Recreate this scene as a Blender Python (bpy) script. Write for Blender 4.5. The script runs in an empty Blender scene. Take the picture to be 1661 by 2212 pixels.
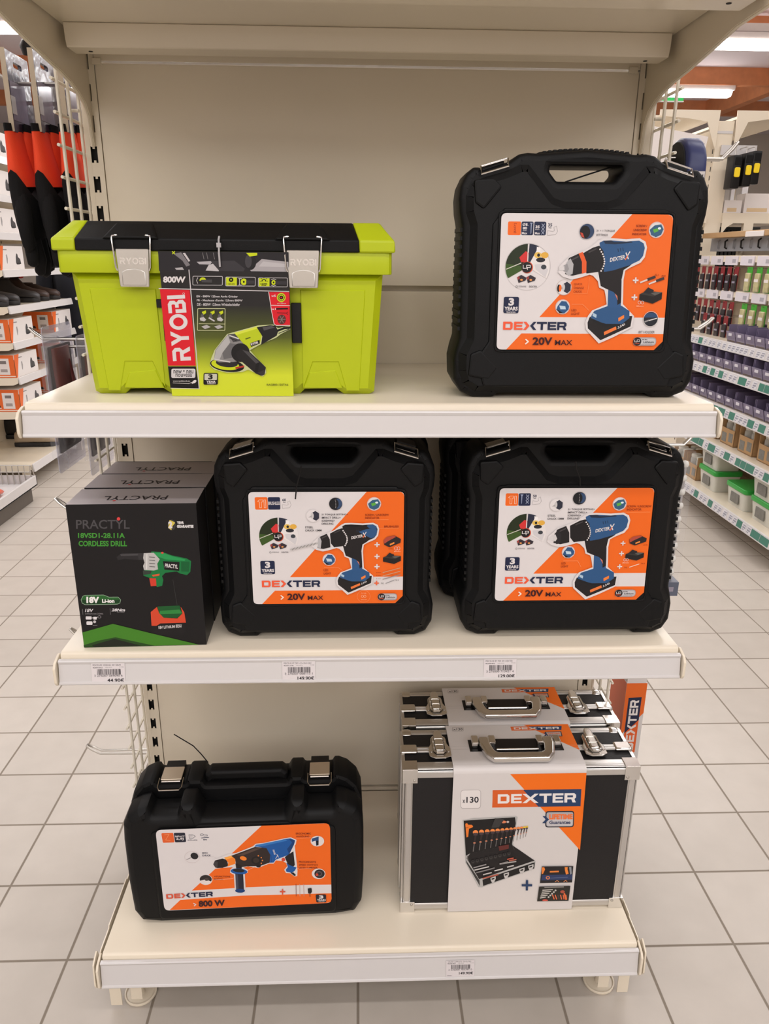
import bpy, bmesh, math, random
from mathutils import Vector, Matrix
from mathutils.geometry import tessellate_polygon
random.seed(7)
SC = bpy.context.scene
COL = SC.collection
R = math.radians

# ------------------------------------------------------------------ camera
cam_d = bpy.data.cameras.new('camera'); cam = bpy.data.objects.new('camera', cam_d); COL.objects.link(cam)
cam_d.sensor_fit = 'HORIZONTAL'; cam_d.sensor_width = 36.0
cam_d.lens = 36.0 * 1640.8 / 1661.0
cam_d.clip_start = 0.05
def look(loc, yaw, pitch, roll):
    cy, sy, cp, sp, cr, sr = math.cos(yaw), math.sin(yaw), math.cos(pitch), math.sin(pitch), math.cos(roll), math.sin(roll)
    f = Vector((sy * cp, cy * cp, sp)); r = Vector((cy, -sy, 0)); d = f.cross(r)
    r2 = cr * r + sr * d; d2 = -sr * r + cr * d
    m = Matrix((r2, -d2, -f)).transposed().to_4x4(); m.translation = loc
    return m
cam.matrix_world = look(Vector((-0.0246, -1.5304, 1.3816)), 0.036647, -0.323881, -0.0081061)
SC.camera = cam
SC.view_settings.view_transform = 'Standard'; SC.view_settings.look = 'None'
SC.view_settings.exposure = 0.0; SC.view_settings.gamma = 1.0
SC.view_settings.use_curve_mapping = False

# ------------------------------------------------------------------ world, lamps and added fill lights
w = bpy.data.worlds.new('world'); SC.world = w; w.use_nodes = True
w.node_tree.nodes['Background'].inputs[0].default_value = (1.0, 0.95, 0.9, 1)
w.node_tree.nodes['Background'].inputs[1].default_value = 0.22
LAMP_POWER = 25.0
LAMP_COLOR = (1.0, 0.985, 0.98)
LAMP_EMIT = 16.0
LAMP_X = (-3.61, -1.81, -0.01, 1.79, 3.59)
LAMP_FILL_ROWS = ((8.30, 1.0), (6.15, 1.0), (4.22, 1.0), (2.29, 0.6), (0.36, 0.42), (-1.57, 0.42), (-3.50, 0.85), (-5.40, 1.35))  # last two rows: unseen wide fill added behind the camera for the panel
for ly, lk in LAMP_FILL_ROWS:
    for lx in LAMP_X:
        if ly > 6 and abs(lx) > 3: continue          # these three are modelled as lit lamps further down
        ld = bpy.data.lights.new('ceiling_tube_or_fill_light', 'AREA'); ld.shape = 'RECTANGLE'; ld.size = 1.5; ld.size_y = 0.14 if ly > -3 else 1.9
        ld.energy = LAMP_POWER * lk * (1.7 if ly > 3 and lx > 1 else 1.0); ld.color = LAMP_COLOR
        lo = bpy.data.objects.new('ceiling_tube_or_fill_light', ld); COL.objects.link(lo); lo.location = (lx, ly, 3.19)

# ------------------------------------------------------------------ materials
def lin(c):
    c = c / 255.0
    return c / 12.92 if c <= 0.04045 else ((c + 0.055) / 1.055) ** 2.4
def rgb(r, g, b): return (lin(r), lin(g), lin(b), 1.0)
MATS = {}
def mat(name, c, rough=0.5, metal=0.0, var=0.04, scale=30.0, bump=0.0, bscale=400.0, spec=0.5, trans=0.0, emit=0.0, coat=0.0, alpha=1.0):
    if name in MATS: return MATS[name]
    m = bpy.data.materials.new(name); m.use_nodes = True; nt = m.node_tree; n = nt.nodes; l = nt.links
    b = n['Principled BSDF']
    col = rgb(*c)
    tc = n.new('ShaderNodeTexCoord')
    nz = n.new('ShaderNodeTexNoise'); nz.inputs['Scale'].default_value = scale; nz.inputs['Detail'].default_value = 3
    l.new(tc.outputs['Object'], nz.inputs['Vector'])
    mx = n.new('ShaderNodeMix'); mx.data_type = 'RGBA'
    mx.inputs[6].default_value = tuple(v * (1 - var) for v in col[:3]) + (1,)
    mx.inputs[7].default_value = tuple(min(1, v * (1 + var)) for v in col[:3]) + (1,)
    l.new(nz.outputs['Fac'], mx.inputs[0]); l.new(mx.outputs[2], b.inputs['Base Color'])
    b.inputs['Roughness'].default_value = rough; b.inputs['Metallic'].default_value = metal
    b.inputs['Specular IOR Level'].default_value = spec
    if trans: b.inputs['Transmission Weight'].default_value = trans; b.inputs['IOR'].default_value = 1.2
    if coat: b.inputs['Coat Weight'].default_value = coat; b.inputs['Coat Roughness'].default_value = 0.08
    if alpha < 1: b.inputs['Alpha'].default_value = alpha
    if emit: b.inputs['Emission Color'].default_value = col; b.inputs['Emission Strength'].default_value = emit
    if bump:
        n2 = n.new('ShaderNodeTexNoise'); n2.inputs['Scale'].default_value = bscale; n2.inputs['Detail'].default_value = 2
        l.new(tc.outputs['Object'], n2.inputs['Vector'])
        bp = n.new('ShaderNodeBump'); bp.inputs['Strength'].default_value = bump; bp.inputs['Distance'].default_value = 0.0006
        l.new(n2.outputs['Fac'], bp.inputs['Height']); l.new(bp.outputs['Normal'], b.inputs['Normal'])
    MATS[name] = m
    return m
CREAM = mat('cream_paint', (228, 216, 196), 0.2, var=0.02, scale=8)
RAILW = mat('white_rail_plastic', (209, 205, 204), 0.2, var=0.01, scale=6)
WIRE = mat('white_wire_coat', (228, 220, 204), 0.35)
DARKHOLE = mat('dark_steel_or_hole_shade', (22, 21, 20), 0.7)  # dark parts, and painted shade in the upright slots
CHROME = mat('chrome_steel', (215, 212, 208), 0.14, metal=1.0, var=0.02)
ZINC = mat('zinc_steel', (196, 192, 186), 0.28, metal=1.0, var=0.05)
BLACKP = mat('black_case_plastic', (13, 13, 14), 0.5, var=0.08, bump=0.2, bscale=900, spec=0.2)
BLACKS = mat('black_smooth_plastic', (18, 17, 18), 0.42, var=0.05, spec=0.3)
WOOD = mat('orange_brown_timber', (196, 126, 84), 0.6, var=0.25, scale=9)
CEILW = mat('white_ceiling_board', (214, 206, 212), 0.8, var=0.02, scale=2)

# ------------------------------------------------------------------ mesh helpers
def poly_area(p):
    return 0.5 * sum(p[i][0] * p[(i + 1) % len(p)][1] - p[(i + 1) % len(p)][0] * p[i][1] for i in range(len(p)))
def ccw(p): return list(p) if poly_area(p) > 0 else list(reversed(p))
def offset(p, d):                       # p ccw; positive d moves inwards
    n = len(p); out = []
    for i in range(n):
        a, b, c = Vector(p[i - 1]), Vector(p[i]), Vector(p[(i + 1) % n])
        e1 = (b - a); e2 = (c - b)
        if e1.length < 1e-9 or e2.length < 1e-9: out.append(tuple(b)); continue
        e1.normalize(); e2.normalize()
        n1 = Vector((-e1.y, e1.x)); n2 = Vector((-e2.y, e2.x))
        k = 1 + n1.dot(n2)
        v = (n1 + n2) / max(k, 0.35)
        out.append(tuple(b + v * d))
    return out
def rounded(p, r, seg=4):
    p = ccw(p); n = len(p); out = []
    rr = r if isinstance(r, (list, tuple)) else [r] * n
    for i in range(n):
        a, b, c = Vector(p[i - 1]), Vector(p[i]), Vector(p[(i + 1) % n])
        u = a - b; v = c - b; lu, lv = u.length, v.length
        if rr[i] <= 0 or lu < 1e-6 or lv < 1e-6: out.append(tuple(b)); continue
        u /= lu; v /= lv
        ang = math.acos(max(-1, min(1, u.dot(v))))
        if ang > 3.05: out.append(tuple(b)); continue
        t = min(rr[i] / math.tan(ang / 2), lu * 0.48, lv * 0.48)
        p0 = b + u * t; p1 = b + v * t
        for k in range(seg + 1):
            s = k / seg
            out.append(tuple((1 - s) ** 2 * p0 + 2 * s * (1 - s) * b + s * s * p1))
    return out
def rect2(x0, z0, x1, z1): return [(x0, z0), (x1, z0), (x1, z1), (x0, z1)]
def mirror(half):                       # half outline, x>=0, from bottom centre to top centre
    left = [(-x, z) for x, z in reversed(half) if x > 1e-6]
    return ccw(list(half) + left)

class MB:
    def __init__(s): s.v = []; s.f = []; s.m = []; s.mats = []
    def mi(s, m):
        if m not in s.mats: s.mats.append(m)
        return s.mats.index(m)
    def add(s, vs, fs, m):
        o = len(s.v); k = s.mi(m); s.v += [tuple(v) for v in vs]
        for f in fs: s.f.append(tuple(i + o for i in f)); s.m.append(k)
        return o
    def box(s, x0, x1, y0, y1, z0, z1, m, M=None):
        vs = [Vector((x, y, z)) for z in (z0, z1) for y in (y0, y1) for x in (x0, x1)]
        if M: vs = [M @ v for v in vs]
        s.add(vs, [(0, 2, 3, 1), (4, 5, 7, 6), (0, 1, 5, 4), (2, 6, 7, 3), (0, 4, 6, 2), (1, 3, 7, 5)], m)
    def rbox(s, x0, x1, y0, y1, z0, z1, m, r=0.004, seg=2, M=None):       # box rounded on its vertical (z) edges and rims
        s.slab(rounded(rect2(x0, y0, x1, y1), r, 3), [], z0, z1, r * 0.7, seg, m, axis='z', M=M)
    def slab(s, out, holes, a, b, r, seg, m, axis='y', M=None, back=True):
        out = ccw(out); hs = [list(reversed(ccw(h))) for h in holes]
        def P(p, t):
            if axis == 'y': v = Vector((p[0], t, p[1]))
            elif axis == 'z': v = Vector((p[0], p[1], t))
            else: v = Vector((t, p[0], p[1]))
            return M @ v if M else v
        prof = []
        for k in range(seg + 1):
            an = (math.pi / 2) * k / seg if seg > 1 else (math.pi / 2) * k
            if r <= 0: prof = [(0, a)]; break
            prof.append((r * (1 - math.sin(an)), a + r * (1 - math.cos(an))))
        bk = [(i, b - (t - a)) for i, t in reversed(prof)] if back else [(0, b)]
        prof = prof + bk
        loops = [out] + hs
        rings = []
        for ins, t in prof:
            ring = []
            for lp in loops:
                q = offset(lp, ins) if ins > 1e-9 else lp
                ring.append([P(p, t) for p in q])
            rings.append((ring, [offset(lp, ins) if ins > 1e-9 else lp for lp in loops]))
        for li in range(len(loops)):
            n = len(loops[li])
            vs = [v for ring, _ in rings for v in ring[li]]
            fs = []
            for k in range(len(rings) - 1):
                for i in range(n):
                    j = (i + 1) % n
                    fs.append((k * n + i, k * n + j, (k + 1) * n + j, (k + 1) * n + i))
            if axis == 'z': fs = [tuple(reversed(f)) for f in fs]
            s.add(vs, fs, m)
        for ring, flip in ((rings[0], axis == 'z'), (rings[-1], axis != 'z')):
            flat = [v for lp in ring[0] for v in lp]
            tri = tessellate_polygon([[Vector((p[0], p[1], 0)) for p in lp] for lp in ring[1]])
            fs = []
            for t in tri:
                a2 = [ring[1][0] + [q for h in ring[1][1:] for q in h]][0]
                ar = (a2[t[1]][0] - a2[t[0]][0]) * (a2[t[2]][1] - a2[t[0]][1]) - (a2[t[2]][0] - a2[t[0]][0]) * (a2[t[1]][1] - a2[t[0]][1])
                t = t if ar > 0 else (t[0], t[2], t[1])
                fs.append(tuple(reversed(t)) if flip else tuple(t))
            s.add(flat, fs, m)
    def tube(s, pts, r, m, seg=8, closed=False, flat=1.0):
        pts = [Vector(p) for p in pts]; n = len(pts); vs = []; fs = []
        up = None
        for i in range(n):
            if closed: t = pts[(i + 1) % n] - pts[i - 1]
            else: t = pts[min(i + 1, n - 1)] - pts[max(i - 1, 0)]
            t.normalize()
            if up is None:
                up = Vector((0, 0, 1)) if abs(t.z) < 0.9 else Vector((1, 0, 0))
            up = (up - t * up.dot(t)); up.normalize(); sd = t.cross(up)
            rr = r[i] if isinstance(r, (list, tuple)) else r
            for k in range(seg):
                an = 2 * math.pi * k / seg
                vs.append(pts[i] + sd * math.cos(an) * rr + up * math.sin(an) * rr * flat)
        for i in range(n if closed else n - 1):
            j = (i + 1) % n
            for k in range(seg):
                q = (k + 1) % seg
                fs.append((i * seg + k, j * seg + k, j * seg + q, i * seg + q))
        if not closed:
            fs.append(tuple(range(seg))); fs.append(tuple((n - 1) * seg + k for k in reversed(range(seg))))
        s.add(vs, fs, m)
    def lathe(s, prof, m, M=None, seg=20):     # prof: (radius, z)
        vs = []; fs = []; n = len(prof)
        for k in range(seg):
            an = 2 * math.pi * k / seg
            for r, z in prof:
                v = Vector((r * math.cos(an), r * math.sin(an), z)); vs.append(M @ v if M else v)
        for k in range(seg):
            q = (k + 1) % seg
            for i in range(n - 1): fs.append((k * n + i, q * n + i, q * n + i + 1, k * n + i + 1))
        fs.append(tuple(k * n for k in reversed(range(seg)))); fs.append(tuple(k * n + n - 1 for k in range(seg)))
        s.add(vs, fs, m)
    def loft(s, rings, m, cap=True, flip=False):
        n = len(rings[0]); vs = [v for r in rings for v in r]; fs = []
        for k in range(len(rings) - 1):
            for i in range(n):
                j = (i + 1) % n; fs.append((k * n + i, k * n + j, (k + 1) * n + j, (k + 1) * n + i))
        if cap: fs.append(tuple(reversed(range(n)))); fs.append(tuple((len(rings) - 1) * n + i for i in range(n)))
        if flip: fs = [tuple(reversed(f)) for f in fs]
        s.add(vs, fs, m)
    def build(s, name, parent=None, loc=None, bevel=0.0, smooth=40, bseg=2, fix=True, rot=None):
        me = bpy.data.meshes.new(name); me.from_pydata(s.v, [], s.f)
        for m in s.mats: me.materials.append(m)
        for p, k in zip(me.polygons, s.m): p.material_index = k
        if fix:
            bm = bmesh.new(); bm.from_mesh(me); bmesh.ops.recalc_face_normals(bm, faces=bm.faces); bm.to_mesh(me); bm.free()
        if smooth:
            me.polygons.foreach_set('use_smooth', [True] * len(me.polygons)); me.set_sharp_from_angle(angle=R(smooth))
        o = bpy.data.objects.new(name, me); COL.objects.link(o)
        if parent: o.parent = parent
        if loc: o.location = loc
        if rot: o.rotation_euler = rot
        if bevel:
            b = o.modifiers.new('bevel', 'BEVEL'); b.width = bevel; b.segments = bseg; b.limit_method = 'ANGLE'; b.angle_limit = R(35)
        return o

def thing(name, label, cat, loc=(0, 0, 0), rz=0.0, group=None):
    o = bpy.data.objects.new(name, None); COL.objects.link(o); o.empty_display_size = 0.05
    o.location = loc; o.rotation_euler = (0, 0, rz)
    return tag(o, label, cat, group)
def tag(o, label, cat, group=None, kind=None):
    o['label'] = label; o['category'] = cat
    if group: o['group'] = group
    if kind: o['kind'] = kind
    return o
def struct(o): o['kind'] = 'structure'; return o
def dup(root, label, loc=None, rz=None, group=None):
    r = root.copy(); COL.objects.link(r)
    if loc: r.location = loc
    if rz is not None: r.rotation_euler = (0, 0, rz)
    r['label'] = label
    if group: r['group'] = group
    for ch in list(root.children):
        c = ch.copy(); COL.objects.link(c); c.parent = r
        for g in list(ch.children):
            d = g.copy(); COL.objects.link(d); d.parent = c
    return r

# ------------------------------------------------------------------ printed artwork on flat sheets
INK = {}
def ink(c, rough=0.4):
    k = (c, rough)
    if k not in INK:
        INK[k] = mat('print_%02x%02x%02x' % c, c, rough, var=0.015, scale=60, spec=0.28)
    return INK[k]
ORANGE = (236, 104, 28); NAVY = (28, 36, 66); WHITE = (219, 213, 213); BLUE = (44, 84, 130); BLK = (20, 18, 21); GREY = (120, 118, 120)
GLY = {}
def glyphs(txt, bold=0.0, shear=0.0):
    k = (txt, bold, shear)
    if k not in GLY:
        cu = bpy.data.curves.new('t', 'FONT'); cu.body = txt; cu.offset = bold; cu.shear = shear; cu.resolution_u = 3
        o = bpy.data.objects.new('t', cu); me = o.to_mesh()
        vs = [(v.co.x, v.co.y) for v in me.vertices]; fs = [tuple(p.vertices) for p in me.polygons]
        o.to_mesh_clear(); bpy.data.objects.remove(o); bpy.data.curves.remove(cu)
        x0 = min(v[0] for v in vs); x1 = max(v[0] for v in vs); y0 = min(v[1] for v in vs); y1 = max(v[1] for v in vs)
        vs = [((x - x0) / (x1 - x0), (y - y0) / (y1 - y0)) for x, y in vs]
        GLY[k] = (vs, fs)
    return GLY[k]
def solve8(src, dst):
    A = []
    for (x, y), (u, v) in zip(src, dst):
        A.append([x, y, 1, 0, 0, 0, -u * x, -u * y, u]); A.append([0, 0, 0, x, y, 1, -v * x, -v * y, v])
    n = 8
    for i in range(n):
        p = max(range(i, n), key=lambda r: abs(A[r][i])); A[i], A[p] = A[p], A[i]
        for r in range(n):
            if r != i:
                f = A[r][i] / A[i][i]
                for c in range(i, n + 1): A[r][c] -= f * A[i][c]
    return [A[i][n] / A[i][i] for i in range(n)]
class Art:
    """flat printed sheet: drawn in the units of `quad` (TL, TR, BR, BL), laid on a w x h sheet in the local XZ plane facing -Y"""
    EPS = 0.000012
    def __init__(s, quad, w, h):
        s.w, s.h = w, h
        s.H = solve8(quad, [(-w / 2, h / 2), (w / 2, h / 2), (w / 2, -h / 2), (-w / 2, -h / 2)])
        s.mb = MB(); s.k = 0; s.S = None
    def at(s, p):
        if s.S: p = s.S(p)
        H = s.H; d = H[6] * p[0] + H[7] * p[1] + 1
        return ((H[0] * p[0] + H[1] * p[1] + H[2]) / d, (H[3] * p[0] + H[4] * p[1] + H[5]) / d)
    def sub(s, o, ex, ey):            # draw in a sub frame: origin o, unit vectors ex, ey (sheet units)
        s.S = (lambda p: (o[0] + ex[0] * p[0] + ey[0] * p[1], o[1] + ex[1] * p[0] + ey[1] * p[1])) if o else None
        return s
    def poly(s, pts, c, holes=()):
        s.k += 1; y = -s.k * s.EPS
        lps = [[s.at(p) for p in pts]] + [[s.at(p) for p in h] for h in holes]
        tri = tessellate_polygon([[Vector((a, b, 0)) for a, b in lp] for lp in lps])
        fl = [p for lp in lps for p in lp]; fs = []
        for t in tri:
            ar = (fl[t[1]][0] - fl[t[0]][0]) * (fl[t[2]][1] - fl[t[0]][1]) - (fl[t[2]][0] - fl[t[0]][0]) * (fl[t[1]][1] - fl[t[0]][1])
            fs.append(tuple(t) if ar > 0 else (t[0], t[2], t[1]))
        s.mb.add([(a, y, b) for a, b in fl], fs, c if not isinstance(c, tuple) else ink(c))
        return s
    def rect(s, x0, y0, x1, y1, c): return s.poly([(x0, y0), (x1, y0), (x1, y1), (x0, y1)], c)
    def rrect(s, x0, y0, x1, y1, r, c): return s.poly(rounded([(x0, y0), (x1, y0), (x1, y1), (x0, y1)], r), c)
    def frame(s, x0, y0, x1, y1, r, wd, c):
        o = rounded([(x0, y0), (x1, y0), (x1, y1), (x0, y1)], r)
        return s.poly(o, c, [offset(o, wd)])
    def ell(s, cx, cy, rx, ry, c, a0=0, a1=360, n=28, rot=0):
        full = a1 - a0 >= 360; pts = []
        for k in range(n if full else n + 1):
            t = R(a0 + (a1 - a0) * k / n); x, y = rx * math.cos(t), ry * math.sin(t)
            pts.append((cx + x * math.cos(R(rot)) - y * math.sin(R(rot)), cy + x * math.sin(R(rot)) + y * math.cos(R(rot))))
        if not full: pts.append((cx, cy))
        return s.poly(pts, c)
    def ring(s, cx, cy, rx, ry, wd, c, n=28):
        o = [(cx + rx * math.cos(2 * math.pi * k / n), cy + ry * math.sin(2 * math.pi * k / n)) for k in range(n)]
        i = [(cx + (rx - wd) * math.cos(2 * math.pi * k / n), cy + (ry - wd) * math.sin(2 * math.pi * k / n)) for k in range(n)]
        return s.poly(o, c, [i])
    def line(s, pts, wd, c):
        for a, b in zip(pts[:-1], pts[1:]):
            d = Vector(b) - Vector(a); d.normalize(); q = Vector((-d.y, d.x)) * wd / 2
            a2 = Vector(a) - d * wd * 0.3; b2 = Vector(b) + d * wd * 0.3
            s.poly([tuple(a2 + q), tuple(b2 + q), tuple(b2 - q), tuple(a2 - q)], c)
        return s
    def text(s, t, x0, y0, x1, y1, c, bold=0.0, shear=0.0, rot=0):
        """fit text to the box: left x0, top y0, right x1, bottom y1; rot in degrees about the box's lower left (image sense)"""
        vs, fs = glyphs(t, bold, shear); s.k += 1; y = -s.k * s.EPS
        ca, sa = math.cos(R(rot)), math.sin(R(rot)); W, Hh = x1 - x0, y1 - y0
        out = []
        for u, v in vs:
            px, py = u * W, -v * Hh
            q = s.at((x0 + px * ca - py * sa, y1 + px * sa + py * ca)); out.append((q[0], y, q[1]))
        s.mb.add(out, fs, ink(c) if isinstance(c, tuple) else c); return s
    def lines(s, txts, x0, y0, x1, dy, hh, c, bold=0.0):
        m = max(len(t) for t in txts)
        for i, t in enumerate(txts): s.text(t, x0, y0 + i * dy, x0 + (x1 - x0) * len(t) / m, y0 + i * dy + hh, c, bold)
        return s
    def plus(s, cx, cy, r, wd, c):
        a, b = r, wd / 2
        return s.poly([(cx - b, cy - a), (cx + b, cy - a), (cx + b, cy - b), (cx + a, cy - b), (cx + a, cy + b), (cx + b, cy + b), (cx + b, cy + a), (cx - b, cy + a), (cx - b, cy + b), (cx - a, cy + b), (cx - a, cy - b), (cx - b, cy - b)], c)
    def build(s, name, parent, loc, rot=(0, 0, 0)):
        o = s.mb.build(name, parent, loc, smooth=0, fix=False); o.rotation_euler = rot
        return o

# ------------------------------------------------------------------ the setting
def tile_material():
    m = bpy.data.materials.new('beige_floor_tiles'); m.use_nodes = True; nt = m.node_tree; n = nt.nodes; l = nt.links
    b = n['Principled BSDF']; g = n.new('ShaderNodeNewGeometry'); sep = n.new('ShaderNodeSeparateXYZ'); l.new(g.outputs['Position'], sep.inputs[0])
    def M(op, a, bb=None):
        q = n.new('ShaderNodeMath'); q.operation = op
        for i, v in enumerate((a, bb)):
            if v is None: continue
            if isinstance(v, (int, float)): q.inputs[i].default_value = v
            else: l.new(v, q.inputs[i])
        return q.outputs[0]
    cells = []; ds = []
    for ax, o in (('X', -0.6282), ('Y', -0.316)):
        t = M('DIVIDE', M('SUBTRACT', sep.outputs[ax], o), 0.2)
        fr = M('FRACT', t); cells.append(M('FLOOR', t))
        ds.append(M('MINIMUM', fr, M('SUBTRACT', 1.0, fr)))
    d = M('MINIMUM', ds[0], ds[1])
    mr = n.new('ShaderNodeMapRange'); l.new(d, mr.inputs[0]); mr.inputs[1].default_value = 0.009; mr.inputs[2].default_value = 0.0165
    cb = n.new('ShaderNodeCombineXYZ'); l.new(cells[0], cb.inputs[0]); l.new(cells[1], cb.inputs[1])
    wn = n.new('ShaderNodeTexWhiteNoise'); l.new(cb.outputs[0], wn.inputs['Vector'])
    nz = n.new('ShaderNodeTexNoise'); nz.inputs['Scale'].default_value = 14; nz.inputs['Detail'].default_value = 6; l.new(g.outputs['Position'], nz.inputs['Vector'])
    mixv = M('ADD', M('MULTIPLY', wn.outputs['Value'], 0.35), M('MULTIPLY', nz.outputs['Fac'], 0.65))
    tc = n.new('ShaderNodeMix'); tc.data_type = 'RGBA'; tc.inputs[6].default_value = rgb(174, 165, 155); tc.inputs[7].default_value = rgb(196, 187, 177); l.new(mixv, tc.inputs[0])
    mx = n.new('ShaderNodeMix'); mx.data_type = 'RGBA'; mx.inputs[6].default_value = rgb(128, 117, 104); l.new(tc.outputs[2], mx.inputs[7]); l.new(mr.outputs[0], mx.inputs[0])
    l.new(mx.outputs[2], b.inputs['Base Color'])
    ro = n.new('ShaderNodeMapRange'); l.new(mr.outputs[0], ro.inputs[0]); ro.inputs[3].default_value = 0.8; ro.inputs[4].default_value = 0.38; l.new(ro.outputs[0], b.inputs['Roughness'])
    bp = n.new('ShaderNodeBump'); bp.inputs['Strength'].default_value = 0.5; bp.inputs['Distance'].default_value = 0.0015; l.new(mr.outputs[0], bp.inputs['Height']); l.new(bp.outputs[0], b.inputs['Normal'])
    return m
q = MB(); q.box(-8, 8, -6.5, 13, -0.05, 0, tile_material()); struct(q.build('floor', smooth=0))
q = MB(); q.box(-8, 8, -6.5, 13, 3.48, 3.53, CEILW); struct(q.build('ceiling', smooth=0))
WALLM = mat('off_white_wall', (205, 197, 188), 0.8, var=0.02, scale=2)
for nm, b in (('wall_back', (-8, 8, 13, 13.1, 0, 3.53)), ('wall_left', (-8.1, -8, -6.5, 13, 0, 3.53)), ('wall_right', (8, 8.1, -6.5, 13, 0, 3.53)), ('wall_front', (-8, 8, -6.6, -6.5, 0, 3.53))):
    q = MB(); q.box(*b, WALLM); struct(q.build(nm, smooth=0))
bm_n = 0
for y in (6.35, 8.28, 10.2, 4.42, 2.49):
    bm_n += 1
    q = MB(); q.box(-8, 8, y - 0.05, y + 0.05, 3.30, 3.48, WOOD)
    struct(q.build('trim_%d' % bm_n, smooth=0))
for x in (-3.9, 4.9):
    bm_n += 1
    q = MB(); q.box(x - 0.06, x + 0.06, 4.42, 13, 3.26, 3.48, WOOD); struct(q.build('trim_%d' % bm_n, smooth=0))
# ------------------------------------------------------------------ the end gondola
gon = thing('shelving_gondola', 'cream metal end gondola with three white-edged shelves holding tool cases', 'shelving unit', (0, 0, 0))
q = MB()
q.box(-0.484, 0.484, 0.0, 0.02, 0.172, 1.3187, CREAM)
q.box(-0.484, 0.484, 0.006, 0.02, 0.02, 0.18, CREAM)
q.box(-0.484, 0.484, -0.002, 0.004, 0.158, 0.166, CREAM)
q.box(-0.484, 0.484, 0.0, 0.02, 1.3292, 1.700, CREAM)
q.box(-0.484, 0.484, 0.019, 0.02, 1.31, 1.34, CREAM)
q.box(-0.484, 0.484, -0.003, 0.02, 1.7035, 2.05, CREAM)
for sx in (-1, 1): q.box(sx * 0.475 - 0.012, sx * 0.475 + 0.004, -0.007, -0.002, 1.697, 1.707, CREAM)
q.build('back_panel', gon, bevel=0.0012)
for sx in (-1, 1):
    q = MB(); x = sx * 0.5
    q.box(x - 0.015, x - 0.006, -0.002, 0.0, 0.0, 2.05, CREAM); q.box(x + 0.006, x + 0.015, -0.002, 0.0, 0.0, 2.05, CREAM)
    q.box(x - 0.015, x - 0.013, 0.0, 0.06, 0.0, 2.05, CREAM); q.box(x + 0.013, x + 0.015, 0.0, 0.06, 0.0, 2.05, CREAM)
    q.box(x - 0.013, x + 0.013, 0.012, 0.014, 0.0, 2.05, DARKHOLE)  # dark plate paints the shade inside the hollow cream upright
    z = 0.04; prev = 0.0
    while z < 1.95:
        q.box(x - 0.006, x + 0.006, -0.0018, 0.0, prev, z, CREAM)
        q.box(x - 0.0018, x + 0.0022, -0.0016, 0.0, z, z + 0.004, CREAM); q.box(x - 0.0022, x + 0.0018, -0.0016, 0.0, z + 0.023, z + 0.027, CREAM)
        prev = z + 0.027; z += 0.05
    q.box(x - 0.006, x + 0.006, -0.0018, 0.0, prev, 2.05, CREAM)
    q.build('upright', gon, smooth=0)

def shelf(zt, rail_h, yf=-0.437, base=False):
    q = MB()
    # folded sheet: rounded front lip, turned-down sides and back
    t = 0.0
    prof = [(-0.002, zt - 0.03), (-0.002, zt), (yf + 0.006, zt), (yf + 0.0025, zt - 0.001), (yf, zt - 0.004), (yf, zt - 0.03), (yf + 0.002, zt - 0.03), (yf + 0.002, zt - 0.005), (yf + 0.006, zt - 0.002), (-0.004, zt - 0.002), (-0.004, zt - 0.03)]
    q.slab(prof, [], -0.5, 0.5, 0, 1, CREAM, axis='x')
    for sx in (-1, 1): q.box(sx * 0.499 - 0.001, sx * 0.499 + 0.001, yf + 0.002, -0.003, zt - 0.03, zt - 0.002, CREAM)
    s = q.build('shelf', gon, smooth=50)
    # price rail: flat face leaning a little forward at the foot, small beads along both edges
    q = MB(); yb = yf - 0.002
    a, b = zt - 0.010, zt - rail_h - 0.003
    P = [(yb, a), (yb - 0.006, a), (yb - 0.0075, a - 0.002), (yb - 0.0065, a - 0.006), (yb - 0.006, a - 0.0065), (yb - 0.011, b + 0.006), (yb - 0.0125, b + 0.005), (yb - 0.0135, b + 0.002), (yb - 0.0125, b), (yb, b)]
    q.slab(P, [], -0.502, 0.502, 0, 1, RAILW, axis='x')
    q.build('price_rail', s, smooth=20)
    for sx in (-1, 1):
        q = MB(); x = sx * 0.5055
        e = [(yf + 0.012, zt - 0.004), (yb - 0.010, zt - 0.012), (yb - 0.0165, zt - 0.02), (yb - 0.0165, b + 0.006), (yb - 0.012, b - 0.002), (yf + 0.006, b + 0.006)]
        q.slab(rounded(e, 0.004, 2), [], x - 0.0016 - (0.0012 if sx < 0 else 0), x + 0.0016 + (0.0012 if sx > 0 else 0), 0.001, 2, CREAM, axis='x')
        q.build('end_cap', s)
    # side arms under the board
    for sx in (-1, 1):
        q = MB(); x = sx * 0.494
        arm = [(-0.002, zt - 0.003), (-0.002, zt - 0.11 if not base else zt - 0.06), (-0.03, zt - 0.11 if not base else zt - 0.06), (yf + 0.03, zt - 0.045), (yf + 0.012, zt - 0.03), (yf + 0.012, zt - 0.003)]
        q.slab(rounded(arm, 0.01, 2), [], x - 0.0015, x + 0.0015, 0, 1, CREAM, axis='x')
        q.build('bracket', s, smooth=0)
    return s
shelf(1.1804, 0.0445); shelf(0.7794, 0.0475); s3 = shelf(0.156, 0.062, -0.445, True)
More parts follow.
